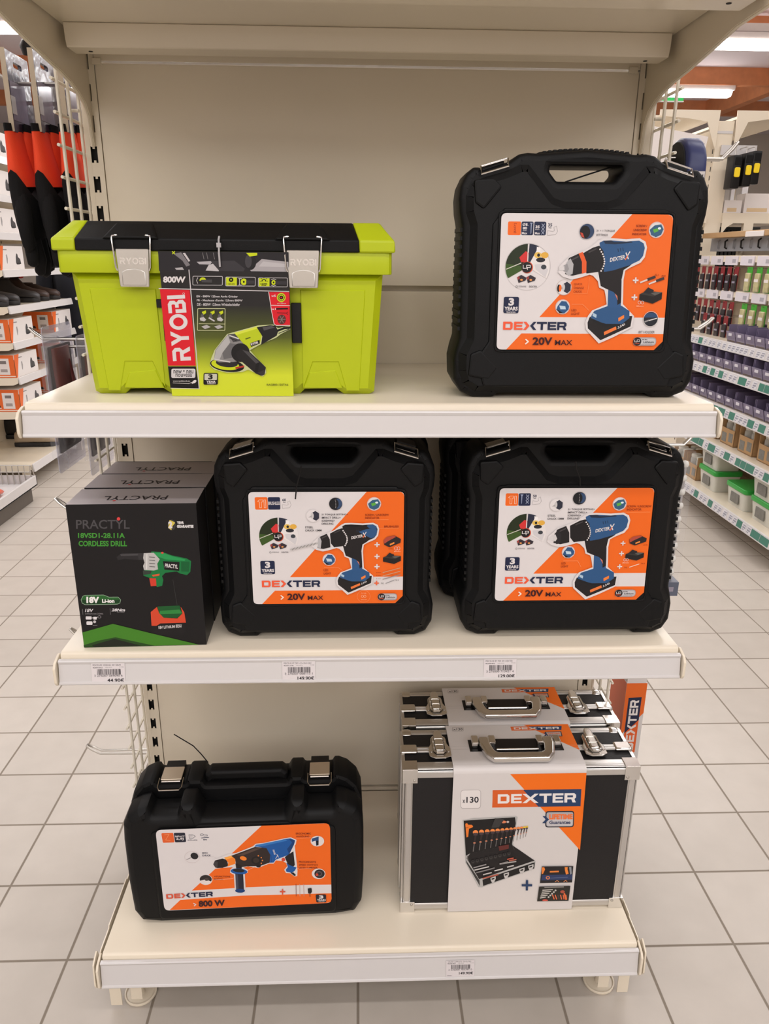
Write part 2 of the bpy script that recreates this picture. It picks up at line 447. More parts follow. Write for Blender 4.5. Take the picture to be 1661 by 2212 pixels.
for sx in (-1, 1):        # slotted side plates and feet of the base shelf
    q = MB(); x = sx * 0.507
    pl = [(-0.01, 0.02), (-0.01, 0.158), (-0.14, 0.158), (-0.142, 0.153), (-0.262, 0.153), (-0.264, 0.158), (-0.38, 0.158), (-0.382, 0.153), (-0.43, 0.153), (-0.452, 0.143), (-0.458, 0.095), (-0.448, 0.09), (-0.41, 0.10), (-0.05, 0.08), (-0.04, 0.02)]
    q.slab(pl, [], x - 0.001, x + 0.001, 0, 1, CREAM, axis='x')
    q.build('side_plate', s3, smooth=0)
    q = MB(); x = sx * 0.513
    q.slab(rounded([(-0.435, 0.158), (-0.458, 0.146), (-0.462, 0.10), (-0.455, 0.084), (-0.443, 0.11), (-0.43, 0.14)], 0.004, 2), [], x - 0.0014, x + 0.0014, 0, 1, CREAM, axis='x')
    q.build('end_hook', s3, smooth=0)
    q = MB(); x = sx * 0.470
    for dx in (-0.024, 0.016):
        xx = x - sx * dx
        q.box(xx - 0.011, xx + 0.011, -0.425, -0.4225, 0.006 if dx < 0 else 0.02, 0.126, CREAM)
        q.box(xx + sx * 0.003 - 0.0025, xx + sx * 0.003 + 0.0025, -0.4262, -0.425, 0.078, 0.092, DARKHOLE)
    q.box(x - 0.013 - sx*0.012, x + 0.013 - sx*0.012, -0.4225, -0.30, 0.06, 0.064, CREAM)
    cx = x - sx * 0.014
    q.lathe([(0.0295, 0.0), (0.031, 0.002), (0.031, 0.0065), (0.028, 0.0065), (0.027, 0.0035), (0.008, 0.0035), (0.006, 0.012), (0.006, 0.11)], CREAM, Matrix.Translation((cx, -0.395, 0)), 24)
    q.build('foot', gon, bevel=0.0008)
# canopy shelf seen from below, on two curved brackets
q = MB(); zu = 1.7275
q.box(-0.492, 0.492, -0.445, -0.004, zu, zu + 0.022, CREAM)
def tray(y0, y1, h):
    q.slab([(y0, zu - 0.0002), (y0 + 0.002, zu - h + 0.012), (y0 + 0.006, zu - h), (y1 - 0.006, zu - h), (y1, zu - h + 0.012), (y1, zu - 0.0002)], [], -0.484, 0.484, 0, 1, CREAM, axis='x')
tray(-0.142, -0.085, 0.0335); tray(-0.445, -0.372, 0.0325)
cs = q.build('canopy_shelf', gon, bevel=0.0015)
q = MB()
for sx in (-1, 1):
    for y in (-0.11, -0.41): q.lathe([(0.0035, -0.0004), (0.0035, 0.0004)], DARKHOLE, Matrix.Translation((sx * 0.455, y, zu - 0.0338 if y > -0.2 else zu - 0.0328)), 12)
q.build('rivet', cs, smooth=0)
for sx in (-1, 1):
    q = MB()
    br = [(0.004, 1.84), (0.004, 1.572), (-0.006, 1.566), (-0.0125, 1.585), (-0.016, 1.614), (-0.030, 1.632), (-0.058, 1.644), (-0.092, 1.6535), (-0.135, 1.6605), (-0.188, 1.6655), (-0.27, 1.676), (-0.345, 1.687), (-0.43, 1.689), (-0.46, 1.692), (-0.46, 1.765), (-0.30, 1.80), (-0.10, 1.83)]
    x = sx * 0.498
    q.slab(br, [], x - 0.002, x + 0.002, 0, 1, CREAM, axis='x')
    lo = br[2:14]
    q.tube([(x + sx * 0.002, y, z) for y, z in lo], 0.003, CREAM, 6)
    q.build('canopy_bracket', gon, smooth=40)

# ------------------------------------------------------------------ price labels in the rails
def price_label(px, zt, rail_h, price, l1, l2, code, label, yf=-0.437, wd=0.053, hd=0.0365):
    A = Art([(0, 0), (100, 0), (100, 72), (0, 72)], wd, hd)
    A.rect(0, 0, 100, 72, (218, 211, 212))
    A.text(l1, 5, 3, 88, 9, (70, 66, 70)); A.text(l2, 5, 12, 34, 16, (60, 56, 60), 0.02); A.text('1000 PIECE', 42, 12, 62, 15, (110, 106, 110)); A.text('7/1/22', 84, 11, 97, 14, (90, 86, 90))
    rnd = random.Random(code); x = 17.0
    while x < 86:
        wv = rnd.choice((0.8, 0.8, 1.5, 2.2)); A.rect(x, 19, min(x + wv, 87), 37, (66, 60, 66)); x += wv + rnd.choice((0.8, 1.2, 1.8))
    A.text(code, 8, 37, 92, 44, (96, 90, 96)); A.text(price, 46, 50, 96, 62, (34, 31, 36), 0.015); A.rect(4, 65, 20, 66.5, (110, 104, 110))
    al = math.atan2(0.005, rail_h - 0.015)
    o = A.build('price_label', None, (px, yf - 0.0117, zt - 0.012 - (rail_h - 0.01) / 2 - 0.002), (-al, 0, 0))
    tag(o, label, 'price label', 'price labels in the shelf rails')
price_label(-0.424, 0.7794, 0.0475, '44.90€', 'PERCEUSE VISSEUSE 18V 28NM', '82681362', '3 276007 069090 6', 'white barcode price label reading 44.90 under the black drill box')
price_label(-0.121, 0.7794, 0.0475, '149.90€', 'PERCEUSE BT DEX +2.5+2AH+2AH', '82691178', '3 276007 068115 1', 'white barcode price label reading 149.90 on the middle shelf rail')
price_label(0.205, 0.7794, 0.0475, '129.00€', 'PERCEUSE BT PER 20V DEXTER', '82590402', '3 276000 713421 4', 'white barcode price label reading 129.00 on the middle shelf rail')
price_label(0.164, 0.156, 0.062, '149.90€', 'VALISE COMPLETE 130 OUTILS', '82581407', '3 276000 785391 0', 'white barcode price label reading 149.90 on the bottom shelf rail', -0.445)

# ------------------------------------------------------------------ wire side grids and hooks
def grid(sx, label):
    q = MB(); x = sx * 0.522; r = 0.0030
    for i in range(7): 
        y = -0.091 + i * 0.05
        q.tube([(x, y, 0.13), (x, y, 1.705)], r, WIRE, 7)
    k = 0; z = 0.157
    while z < 1.70:
        q.tube([(x + sx * 0.005, -0.102, z), (x + sx * 0.005, 0.22, z)], r * 0.95, WIRE, 7); z += 0.05
    for sy in (-0.03, 0.19):
        q.tube([(x, sy, 1.62), (x - sx * 0.012, sy, 1.62)], 0.003, WIRE, 6)
    return tag(q.build('wire_grid_panel'), label, 'wire grid')
grid(-1, 'white wire grid panel on the left side of the gondola'); grid(1, 'white wire grid panel on the right side of the gondola')
def hook(sx, y, z, L, label, up=0.02, spread=0.008):
    """double-wire display hook clipped on the side grid and reaching outwards"""
    q = MB(); x = sx * 0.530; a = []
    for s in (-1, 1):
        ps = [(x, y + s * spread, z - 0.012), (x + sx * 0.004, y + s * spread, z), (x + sx * L * 0.8, y + s * spread * 0.8, z), (x + sx * L * 0.93, y + s * spread * 0.7, z + up * 0.6), (x + sx * L, y + s * spread * 0.35, z + up)]
        a.append(ps)
    q.tube(a[0] + list(reversed(a[1])), 0.0028, ZINC, 8)
    q.box(min(x - sx * 0.004, x), max(x - sx * 0.004, x), y - 0.018, y + 0.018, z - 0.02, z - 0.006, ZINC)
    o = q.build('display_hook'); return tag(o, label, 'hook', 'wire display hooks on the side grids')
# ------------------------------------------------------------------ orange and white drill labels
LOGO_D = [((0, 0), (75, 0), (90, 14), (90, 61), (75, 75), (0, 75)), ((22, 18), (68, 18), (68, 57), (22, 57))]
LOGO_E = [((103, 0), (185, 0), (185, 17), (125, 17), (125, 29), (180, 29), (180, 46), (125, 46), (125, 58), (185, 58), (185, 75), (103, 75))]
LOGO_X1 = [((190, 0), (218, 0), (250, 37), (218, 75), (190, 75), (222, 37))]
LOGO_X2 = [((255, 37), (287, 0), (315, 0), (283, 37), (315, 75), (287, 75))]
LOGO_T = [((320, 0), (414, 0), (414, 18), (378, 18), (378, 75), (356, 75), (356, 18), (320, 18))]
LOGO_E2 = [tuple((x + 319, y) for x, y in LOGO_E[0])]
LOGO_R = [((512, 0), (585, 0), (600, 14), (600, 36), (588, 48), (600, 75), (575, 75), (565, 50), (534, 50), (534, 75), (512, 75)), ((534, 18), (577, 18), (577, 34), (534, 34))]
def logo(A, o, ex, ey, c1, c2, join=False):
    """the six-letter maker's logo; o top left, ex / ey full-width and full-height vectors"""
    A.sub(o, (ex[0] / 600, ex[1] / 600), (ey[0] / 75, ey[1] / 75))
    for L, c in ((LOGO_D, c1), (LOGO_E, c1), (LOGO_X1, c1), (LOGO_X2, c2), (LOGO_T, c2), (LOGO_E2, c2), (LOGO_R, c2)):
        if join and L in (LOGO_X1, LOGO_X2): continue
        A.poly(L[0], c, L[1:])
    if join: A.poly([(190, 0), (222, 0), (252, 27), (283, 0), (315, 0), (270, 37), (315, 75), (283, 75), (252, 48), (222, 75), (190, 75), (236, 37)], c2)
    A.sub(None, None, None)
def years(A, x0, y0, x1, y1):
    W, H = x1 - x0, y1 - y0
    A.rrect(x0, y0, x1, y1, W * 0.12, NAVY); A.text('3', x0 + W * .32, y0 + H * .06, x1 - W * .32, y0 + H * .54, WHITE, 0.05)
    A.text('YEARS', x0 + W * .06, y0 + H * .6, x1 - W * .06, y0 + H * .84, WHITE, 0.04); A.text('Guarantee', x0 + W * .2, y0 + H * .88, x1 - W * .2, y0 + H * .97, WHITE, 0.02)
def up_scene(A, cx, cy, r, full=False):
    """round picture of garden and workshop with a battery badge"""
    if full: A.ring(cx, cy, r, r, r * .012, (190, 184, 184))
    A.ell(cx, cy, r * .97, r * .97, (58, 84, 34), 150, 270)
    A.ell(cx, cy, r * .97, r * .97, (34, 44, 24), 188, 270)
    A.ell(cx, cy, r * .97, r * .97, (226, 220, 218), 270, 390)
    A.ell(cx, cy, r * .97, r * .97, (40, 44, 62), 272, 297)
    A.poly([(cx + r * .36, cy - r * .86), (cx + r * .52, cy - r * .78), (cx + r * .5, cy - r * .3), (cx + r * .34, cy - r * .2)], (236, 232, 230))
    A.ell(cx + r * .42, cy - r * .5, r * .16, r * .13, (226, 186, 90)); A.ell(cx + r * .72, cy - r * .5, r * .17, r * .13, (222, 170, 70))
    A.ell(cx + r * .45, cy - r * .5, r * .06, r * .07, (36, 34, 38)); A.ell(cx + r * .55, cy - r * .3, r * .2, r * .1, (40, 40, 46))
    A.poly([(cx + r * .3, cy - r * .1), (cx + r * .62, cy - r * .14), (cx + r * .9, cy + r * .1), (cx + r * .8, cy + r * .44), (cx + r * .35, cy + r * .1)], (206, 202, 204))
    A.ell(cx + r * .7, cy, r * .12, r * .1, (60, 64, 70))
    A.line([(cx - r * .93, cy + r * .1), (cx - r * .3, cy - r * .16)], r * .035, (206, 202, 190))
    A.poly([(cx - r * .38, cy - r * .4), (cx - r * .12, cy - r * .66), (cx + r * .02, cy - r * .6), (cx - r * .02, cy - r * .2), (cx - r * .3, cy - r * .2)], (206, 52, 52))
    A.line([(cx - r * .02, cy - r * .97), (cx - r * .02, cy - r * .2)], r * .03, WHITE)
    A.ell(cx - r * .02, cy + r * .02, r * .25, r * .25, (206, 74, 40)); A.ell(cx - r * .04, cy + r * .02, r * .23, r * .23, (24, 24, 28))
    f = r * .03
    A.line([(cx - r * .2, cy - r * .07), (cx - r * .2, cy + r * .06), (cx - r * .05, cy + r * .06), (cx - r * .05, cy - r * .07), (cx + r * .11, cy - r * .07), (cx + r * .11, cy + r * .02), (cx - r * .01, cy + r * .02), (cx - r * .01, cy + r * .12)], f, WHITE)
    for dx in (-.27, .14):
        A.poly([(cx + r * (dx - .18), cy + r * .44), (cx + r * dx, cy + r * .34), (cx + r * (dx + .24), cy + r * .46), (cx + r * (dx + .2), cy + r * .58), (cx + r * (dx - .1), cy + r * .68)], (52, 44, 52))
        A.poly([(cx + r * (dx - .18), cy + r * .44), (cx + r * (dx - .08), cy + r * .38), (cx + r * (dx - .06), cy + r * .5), (cx + r * (dx - .14), cy + r * .56)], (150, 62, 58))
        A.ell(cx + r * (dx + .02), cy + r * .55, r * .06, r * .04, (226, 150, 80))
    A.ring(cx - r * .45, cy + r * .84, r * .05, r * .05, r * .015, GREY)
    A.text('STERWINS', cx - r * .37, cy + r * .80, cx - r * .03, cy + r * .87, (110, 106, 110)); A.text('DEXTER', cx + r * .1, cy + r * .80, cx + r * .45, cy + r * .87, (110, 106, 110), 0.02)
def badge(A, cx, cy, r, kind, rim=WHITE):
    A.ring(cx, cy, r * 1.08, r * 1.08, r * .05, rim)
    if kind == 'led':
        A.ell(cx, cy, r, r, (214, 212, 214)); A.poly([(cx - r * .75, cy - r * .1), (cx - r * .2, cy - r * .85), (cx + r * .5, cy - r * .8), (cx + r * .97, cy - r * .1), (cx + r * .9, cy + r * .4), (cx + r * .3, cy + r * .95), (cx - r * .4, cy + r * .9), (cx - r * .9, cy + r * .4)], BLUE)
        A.poly([(cx - r * .95, cy + r * .3), (cx - r * .2, cy + r * .7), (cx + r * .2, cy + r * .95), (cx - r * .4, cy + r * .92)], BLK)
        A.poly([(cx - r * .5, cy - r * .2), (cx + r * .4, cy - r * .1), (cx + r * .5, cy + r * .35), (cx - r * .3, cy + r * .35)], (190, 210, 224))
    elif kind == 'dial':
        A.ell(cx, cy, r, r, (48, 66, 98)); A.ell(cx - r * .25, cy + r * .1, r * .7, r * .86, BLK)
        A.poly([(cx - r * .95, cy + r * .1), (cx - r * .55, cy + r * .25), (cx - r * .3, cy + r * .85), (cx - r * .7, cy + r * .7)], (190, 70, 50))
    elif kind == 'knob':
        A.ell(cx, cy, r, r, (36, 36, 44)); A.ell(cx + r * .35, cy - r * .05, r * .6, r * .8, (52, 74, 108))
        A.ell(cx - r * .25, cy, r * .72, r * .86, (26, 26, 30))
        for k in range(6): A.ell(cx - r * .05 + r * .05 * k * (1 - k / 6), cy - r * .6 + k * r * .24, r * .04, r * .05, WHITE)
    elif kind == 'screen':
        A.ell(cx, cy, r, r, (218, 214, 214)); A.poly([(cx - r * .95, cy), (cx - r * .3, cy - r * .6), (cx + r * .6, cy - r * .75), (cx + r * .98, cy - r * .1), (cx + r * .7, cy + r * .65), (cx, cy + r * .98), (cx - r * .7, cy + r * .68)], (52, 92, 124))
        A.poly([(cx - r * .5, cy - r * .05), (cx + r * .2, cy - r * .25), (cx + r * .3, cy + r * .15), (cx - r * .3, cy + r * .4)], (92, 168, 66)); A.ell(cx + r * .4, cy - r * .2, r * .22, r * .16, (224, 236, 240))
    elif kind == 'chuck':
        A.ell(cx, cy, r, r, (222, 216, 216)); A.poly([(cx - r * .1, cy - r * .5), (cx + r * .4, cy - r * .8), (cx + r * .95, cy - r * .4), (cx + r * .95, cy + r * .4), (cx + r * .5, cy + r * .8), (cx - r * .05, cy + r * .5)], (44, 46, 60))
        A.ell(cx - r * .1, cy, r * .24, r * .5, (200, 196, 196)); A.poly([(cx - r * .7, cy + r * .25), (cx - r * .2, cy - r * .1), (cx - r * .15, cy + r * .25)], (168, 164, 164))
    elif kind == 'bit':
        A.ell(cx, cy, r, r, (34, 36, 44)); A.ell(cx, cy - r * .2, r * .96, r * .7, (44, 72, 108), 180, 360); A.line([(cx - r * .75, cy + r * .35), (cx + r * .85, cy - r * .1)], r * .14, (214, 210, 206)); A.line([(cx - r * .8, cy + r * .38), (cx - r * .3, cy + r * .2)], r * .2, (150, 148, 148))
def icon_hammer(A, x0, y0, x1, y1, c):
    W, H = x1 - x0, y1 - y0
    A.line([(x0 + W * .15, y0 + H * .28), (x0 + W * .3, y0 + H * .15), (x0 + W * .62, y0 + H * .15), (x0 + W * .62, y0 + H * .35), (x0 + W * .48, y0 + H * .35), (x0 + W * .48, y0 + H * .9), (x0 + W * .3, y0 + H * .9), (x0 + W * .3, y0 + H * .35), (x0 + W * .15, y0 + H * .28)], W * .035, c)
    A.line([(x0 + W * .72, y0 + H * .15), (x0 + W * .88, y0 + H * .15), (x0 + W * .88, y0 + H * .9), (x0 + W * .72, y0 + H * .9), (x0 + W * .72, y0 + H * .15)], W * .035, c)
def arm_icon(A, x0, y0, x1, y1, n):
    W, H = x1 - x0, y1 - y0; c = (150, 144, 146)
    A.text(n, x0, y0, x0 + W * .42, y0 + H * .24, NAVY, 0.02); A.text('Nm', x0 + W * .08, y0 + H * .3, x0 + W * .36, y0 + H * .38, NAVY, 0.02)
    A.line([(x0, y0 + H * .55), (x0 + W * .5, y0 + H * .62), (x0 + W * .68, y0 + H * .55), (x0 + W * .6, y0 + H * .3), (x0 + W * .85, y0 + H * .2), (x0 + W, y0 + H * .6), (x0 + W * .8, y0 + H * .85), (x0, y0 + H * .92), (x0, y0 + H * .55)], W * .025, c)
def pill(A, x0, y0, x1, y1):
    H = y1 - y0; W = x1 - x0
    A.rrect(x0, y0, x1, y1, H * .48, (166, 162, 164)); A.rrect(x0 + W * .3, y0 + H * .15, x1 - W * .04, y1 - H * .15, H * .3, (196, 192, 194))
    A.ell(x0 + H * .5, (y0 + y1) / 2, H * .5, H * .5, (34, 30, 34))
    A.line([(x0 + H * .2, y0 + H * .3), (x0 + H * .2, y0 + H * .55), (x0 + H * .48, y0 + H * .55), (x0 + H * .48, y0 + H * .3), (x0 + H * .78, y0 + H * .3), (x0 + H * .78, y0 + H * .5), (x0 + H * .56, y0 + H * .5)], H * .06, WHITE)
    A.text('UP20', x0 + H * .22, y0 + H * .66, x0 + H * .78, y0 + H * .8, (206, 90, 60), 0.03)
    A.text('20V Max', x0 + W * .38, y0 + H * .2, x0 + W * .62, y0 + H * .34, (60, 56, 62), 0.03); A.text('Lithium', x0 + W * .45, y0 + H * .44, x0 + W * .9, y0 + H * .68, (40, 38, 44), 0.02); A.text('ion technology', x0 + W * .4, y0 + H * .76, x0 + W * .85, y0 + H * .84, (70, 66, 72))
def charger(A, x0, y0, x1, y1):
    P = lambda u, v: (x0 + (x1 - x0) * u, y0 + (y1 - y0) * v)
    A.poly([P(0, .42), P(.3, .22), P(1, .3), P(1, .72), P(.62, 1), P(0, .78)], (30, 27, 28)); A.poly([P(0, .42), P(.3, .22), P(1, .3), P(.62, .56)], (52, 50, 48))
    A.poly([P(.16, .32), P(.36, 0), P(.5, .1), P(.62, .16), P(.58, .36), P(.4, .42)], (38, 36, 40)); A.poly([P(.5, .36), P(.74, .27), P(.98, .31), P(.68, .5)], (92, 90, 86))
def battery(A, x0, y0, x1, y1):
    P = lambda u, v: (x0 + (x1 - x0) * u, y0 + (y1 - y0) * v)
    A.poly([P(0, .4), P(.2, .12), P(.62, 0), P(1, .3), P(.98, .62), P(.35, 1), P(.05, .8)], (40, 34, 36)); A.poly([P(0, .4), P(.2, .12), P(.62, .02), P(.72, .12), P(.24, .5), P(.06, .7)], (176, 74, 56)); A.poly([P(.36, .72), P(.62, .55), P(.64, .68), P(.38, .86)], (236, 140, 60))
def volts(A, x0, y0, x1, y1, t=('20V', 'MAX')):
    W, H = x1 - x0, y1 - y0; c = (56, 20, 28)
    A.line([(x0, y0 + H * .3), (x0 + W * .055, y0 + H * .58), (x0, y0 + H * .86)], W * .028, (240, 226, 214))
    A.text(t[0], x0 + W * .15, y0, x0 + W * .57, y1, c, 0.03); A.text(t[1], x0 + W * .63, y0 + H * .36, x1, y1, c, 0.01)
def drill(A, P, style):
    """cordless drill printed on the label; P maps drill units to sheet units"""
    Q = lambda *pts: [P(x, y) for x, y in pts]
    body = BLUE if style != 'brushless' else (30, 27, 29)
    sil = [(56, 18), (90, 2), (160, 0), (300, 8), (345, 4), (420, 0), (465, 22), (480, 60), (470, 130), (440, 170), (395, 190), (350, 210), (300, 240), (290, 330), (300, 460), (305, 540), (340, 570), (420, 640), (410, 720), (250, 800), (160, 838), (130, 850), (10, 740), (0, 690), (20, 640), (50, 600), (190, 545), (165, 440), (150, 400), (100, 380), (85, 330), (30, 280), (-10, 268), (-120, 300), (-175, 310), (-250, 290), (-285, 262), (-280, 225), (-200, 150), (-120, 120), (-30, 84), (0, 60)]
    A.poly(Q(*[( (x - 130) * 1.0 + 130, y) for x, y in offset(ccw(sil), -17)]), WHITE)
    # battery and foot
    A.poly(Q((5, 690), (22, 640), (420, 632), (412, 722), (140, 842), (12, 740)), (30, 27, 29))
    A.poly(Q((40, 620), (60, 590), (190, 545), (310, 545), (390, 590), (395, 650), (330, 700), (180, 700), (140, 690), (30, 650)), BLUE)
    A.poly(Q((30, 650), (140, 700), (330, 706), (395, 650), (392, 670), (330, 722), (150, 722), (34, 672)), (24, 24, 28))
    A.poly(Q((165, 770), (275, 722), (283, 748), (172, 798)), (232, 120, 58)); A.poly(Q((290, 650), (342, 622), (345, 650), (295, 680)), (236, 128, 54))
    A.poly(Q((48, 606), (85, 622), (82, 650), (46, 632)), (172, 196, 214))
    A.sub(P(292, 742), tuple(a - b for a, b in zip(P(293, 741.5), P(292, 742))), tuple(a - b for a, b in zip(P(292, 743), P(292, 742))))
    A.text('2.5Ah', 0, -20, 66, 2, WHITE, 0.02); A.sub(None, None, None)
    # grip
    A.poly(Q((172, 400), (290, 330), (300, 460), (304, 560), (180, 560)), (46, 86, 134))
    A.poly(Q((85, 330), (60, 240), (130, 190), (400, 170), (350, 214), (300, 244), (288, 330), (302, 520), (270, 540), (262, 470), (225, 430), (150, 402), (100, 380)), (30, 27, 29))
    A.poly(Q((236, 440), (262, 462), (270, 500), (258, 480)), (206, 120, 96))
    # body shell
    A.poly(Q((56, 22), (90, 5), (160, 2), (300, 10), (345, 6), (420, 2), (462, 24), (477, 62), (467, 128), (438, 165), (350, 205), (200, 250), (120, 262), (96, 180), (70, 90)), body)
    if style == 'brushless':
        A.poly(Q((250, 90), (340, 60), (420, 50), (467, 60), (474, 90), (466, 128), (438, 160), (400, 170), (280, 110)), BLUE); A.poly(Q((330, 8), (420, 3), (462, 24), (474, 56), (380, 50)), BLUE)
    A.poly(Q((90, 6), (160, 2), (190, 14), (320, 12), (345, 7), (362, 18), (200, 34), (110, 30)), (30, 44, 66) if style != 'brushless' else (20, 19, 22))
    for k in range(3): A.line(Q((230 + k * 22, 70 - k * 4), (236 + k * 22, 94 - k * 4)), 4, (26, 46, 74))
    # torque ring and chuck
    A.poly(Q((-90, 110), (0, 62), (56, 46), (98, 90), (122, 190), (114, 256), (40, 266), (-40, 276), (-78, 230)), (28, 25, 27))
    for k in range(10):
        t = k / 9; A.ell(*P(66 + 50 * math.sin(t * 2.6), 76 + 178 * t), 5.2, 5.2, WHITE, n=8)
    if style == 'easy':
        A.poly(Q((-128, 112), (-92, 98), (-50, 180), (-44, 268), (-84, 278)), (226, 92, 44))
    A.poly(Q((-215, 150), (-128, 112), (-92, 180), (-84, 276), (-170, 296), (-240, 282)), (32, 29, 31))
    if style == 'brushless':
        A.poly(Q((-232, 168), (-210, 150), (-190, 200), (-200, 286), (-236, 280)), (180, 178, 180))
        p0, p1 = (-240, 226), (-560, 300)
        A.line([P(*p0), P(*p1)], 11, (186, 182, 180))
        for k in range(7):
            x = -260 - k * 42; A.line(Q((x, 222 + k * 9.6), (x - 30, 250 + k * 9.6)), 3.5, (122, 118, 116))
    else:
        A.poly(Q((-235, 190), (-200, 152), (-168, 200), (-170, 280), (-205, 296), (-238, 272)), (176, 174, 176) if style == 'easy' else (40, 38, 42))
        A.poly(Q((-262, 214), (-226, 196), (-206, 240), (-222, 268), (-258, 256)), (150, 148, 150) if style == 'easy' else (206, 202, 202))
        A.poly(Q((-300, 232), (-252, 214), (-246, 252), (-296, 254)), (212, 208, 208))
    A.poly(Q((-190, 160), (-130, 132), (-126, 142), (-186, 172)), (70, 66, 68)); A.poly(Q((-40, 96), (30, 66), (34, 76), (-36, 108)), (64, 60, 62))
    # name on the shell
    o = P(165, 150); e = P(166, 147.7 / 147.7 * 150 - .19); ex = (e[0] - o[0], e[1] - o[1]); f = P(165, 151); ey = (f[0] - o[0], f[1] - o[1])
    A.sub(o, ex, ey); A.text('DEXTER', 0, -4, 138, 30, WHITE, 0.03)
    A.line([(142, -20), (168, 34)], 10, WHITE); A.line([(176, -22), (160, 4)], 10, WHITE); A.line([(158, 8), (142, 36)], 10, (236, 110, 60)); A.sub(None, None, None)
def stars_label(parent, w, h, loc, k, style):
    """one of the three cordless drill labels"""
    A = Art([(0, 0), (1000, 0), (1000, 780), (0, 780)], w, h)
    cut = rounded([(0, 0), (1000, 0), (1000, 728), (950, 780), (0, 780)], [32, 32, 4, 4, 32], 5)
    A.poly(cut, WHITE)
    A.poly([(758, 0), (968, 0), (984, 4), (996, 16), (1000, 32), (1000, 588), (248, 588)], ORANGE)
    A.poly([(146, 684), (1000, 684), (1000, 728), (950, 780), (58, 780)], ORANGE)
    # top icons
    if style == 'easy':
        A.rrect(40, 46, 116, 122, 10, ORANGE)
        A.sub((84, 110), (0, -1), (1, 0)); A.text('[EASY]', 0, -9, 54, 6, (150, 40, 20), 0.02); A.sub(None, None, None)
        for x in (118, 192): A.rrect(x, 46, x + 70, 122, 10, NAVY)
        A.text('Ø8.', 124, 54, 158, 70, WHITE, 0.02); A.text('80', 126, 75, 152, 90, WHITE, 0.04); A.text('mm', 128, 93, 150, 99, WHITE); A.text('Max', 122, 104, 154, 117, WHITE, 0.03)
        A.text('35', 200, 67, 224, 82, WHITE, 0.04); A.text('mm', 200, 86, 222, 92, WHITE); A.text('Max', 198, 104, 228, 117, WHITE, 0.03)
        A.poly([(166, 52), (184, 52), (178, 60), (177, 108), (173, 118), (172, 60)], (150, 160, 186))
        for d in (0, 20, 40): A.line([(236, 58 + d), (252, 76 + d)], 3, (170, 178, 200)); A.line([(252, 58 + d), (236, 76 + d)], 3, (170, 178, 200))
        arm_icon(A, 272, 54, 330, 128, '35')
    else:
        A.rrect(40, 34, 122, 118, 10, ORANGE); icon_hammer(A, 48, 42, 118, 112, (246, 214, 190))
        A.rrect(124, 34, 202, 118, 10, NAVY)
        if style == 'brushless': A.text('BRUSHLESS', 126, 64, 200, 86, WHITE, 0.02)
        else:
            A.poly([(134, 42), (154, 42), (147, 52), (146, 100), (143, 108), (141, 52)], (150, 160, 186))
            for d in (0, 20, 40): A.line([(172, 44 + d), (190, 62 + d)], 3, (170, 178, 200)); A.line([(190, 44 + d), (172, 62 + d)], 3, (170, 178, 200))
        arm_icon(A, 216, 44, 272, 116, '60' if style == 'brushless' else '50')
    if style == 'easy': up_scene(A, 165, 300, 134, True)
    else: up_scene(A, 186, 300, 132)
    if style == 'easy': years(A, 32, 472, 122, 566)
    else: years(A, 58, 470, 152, 564)
    logo(A, (34, 616) if style == 'easy' else (62, 610), (378, 0) if style == 'easy' else (386, 0), (0, 47), (238, 92, 58), NAVY)
    T = (44, 40, 48); D = (128, 38, 18)
    if style == 'easy':
        badge(A, 500, 98, 42, 'dial', (200, 194, 194)); A.lines(['21 + 1 TORQUE', 'SETTINGS'], 556, 88, 664, 22, 12, T)
        badge(A, 906, 86, 42, 'screen'); A.text('SCREW /', 786, 58, 850, 71, D, 0.02); A.text('UNSCREW', 772, 81, 850, 94, D, 0.02); A.text('INDICATOR', 766, 104, 850, 116, D, 0.02)
        badge(A, 384, 416, 42, 'chuck', (206, 190, 180)); A.ell(354, 420, 10, 22, BLK); A.ell(362, 420, 8, 20, ORANGE)
        A.lines(['QUICK', 'CHANGE', 'CHUCK'], 442, 390, 502, 21, 13, D); A.line([(440, 450), (525, 450), (532, 360)], 1.5, (246, 150, 90))
        badge(A, 382, 528, 40, 'led'); A.lines(['LED', 'LIGHT'], 436, 540, 486, 21, 13, D); A.line([(436, 512), (500, 512), (540, 548)], 1.5, (246, 170, 120))
        A.line([(560, 140), (660, 140)], 1, (200, 190, 190))
        for y in (372, 470): A.plus(806, y, 17, 9, WHITE)
        A.text('SL1', 920, 334, 940, 346, D); A.text('PH2', 960, 340, 982, 352, D)
        for dx, dy in ((0, 0), (52, 8)):
            A.line([(836 + dx, 384 + dy), (880 + dx, 366 + dy)], 9, (214, 206, 200)); A.line([(880 + dx, 366 + dy), (918 + dx, 352 + dy)], 15, (58, 50, 50))
        charger(A, 836, 412, 970, 506); A.ring(838, 500, 9, 10, 2, WHITE); A.ring(856, 500, 9, 10, 2, WHITE); A.text('80min', 822, 516, 864, 526, (250, 180, 140))
        badge(A, 914, 596, 42, 'bit', (230, 224, 222)); A.text('BIT HOLDER', 848, 666, 944, 680, T)
        volts(A, 172, 706, 452, 752); pill(A, 818, 704, 958, 754)
        P = lambda x, y: (541 + x * .638 - y * .012, 146 + y * .685)
    else:
        br = style == 'brushless'
        kx, sx_, cx_ = (558, 404, 362) if br else (516, 360, 318)
        badge(A, kx, 80 if br else 68, 42, 'knob', (206, 200, 200)); badge(A, sx_ + (6 if br else 10), 160 if br else 112, 42, 'chuck', (220, 214, 214))
        ty = 146 if br else 136
        A.lines(['21 TORQUE SETTING+', 'IMPACT DRILL+', 'SCREWING+', 'DRILLING'], kx - 92 if br else 448, ty, (kx + 78) if br else 622, 20.5, 13, T, 0.01)
        cy_ = 232 if br else 178
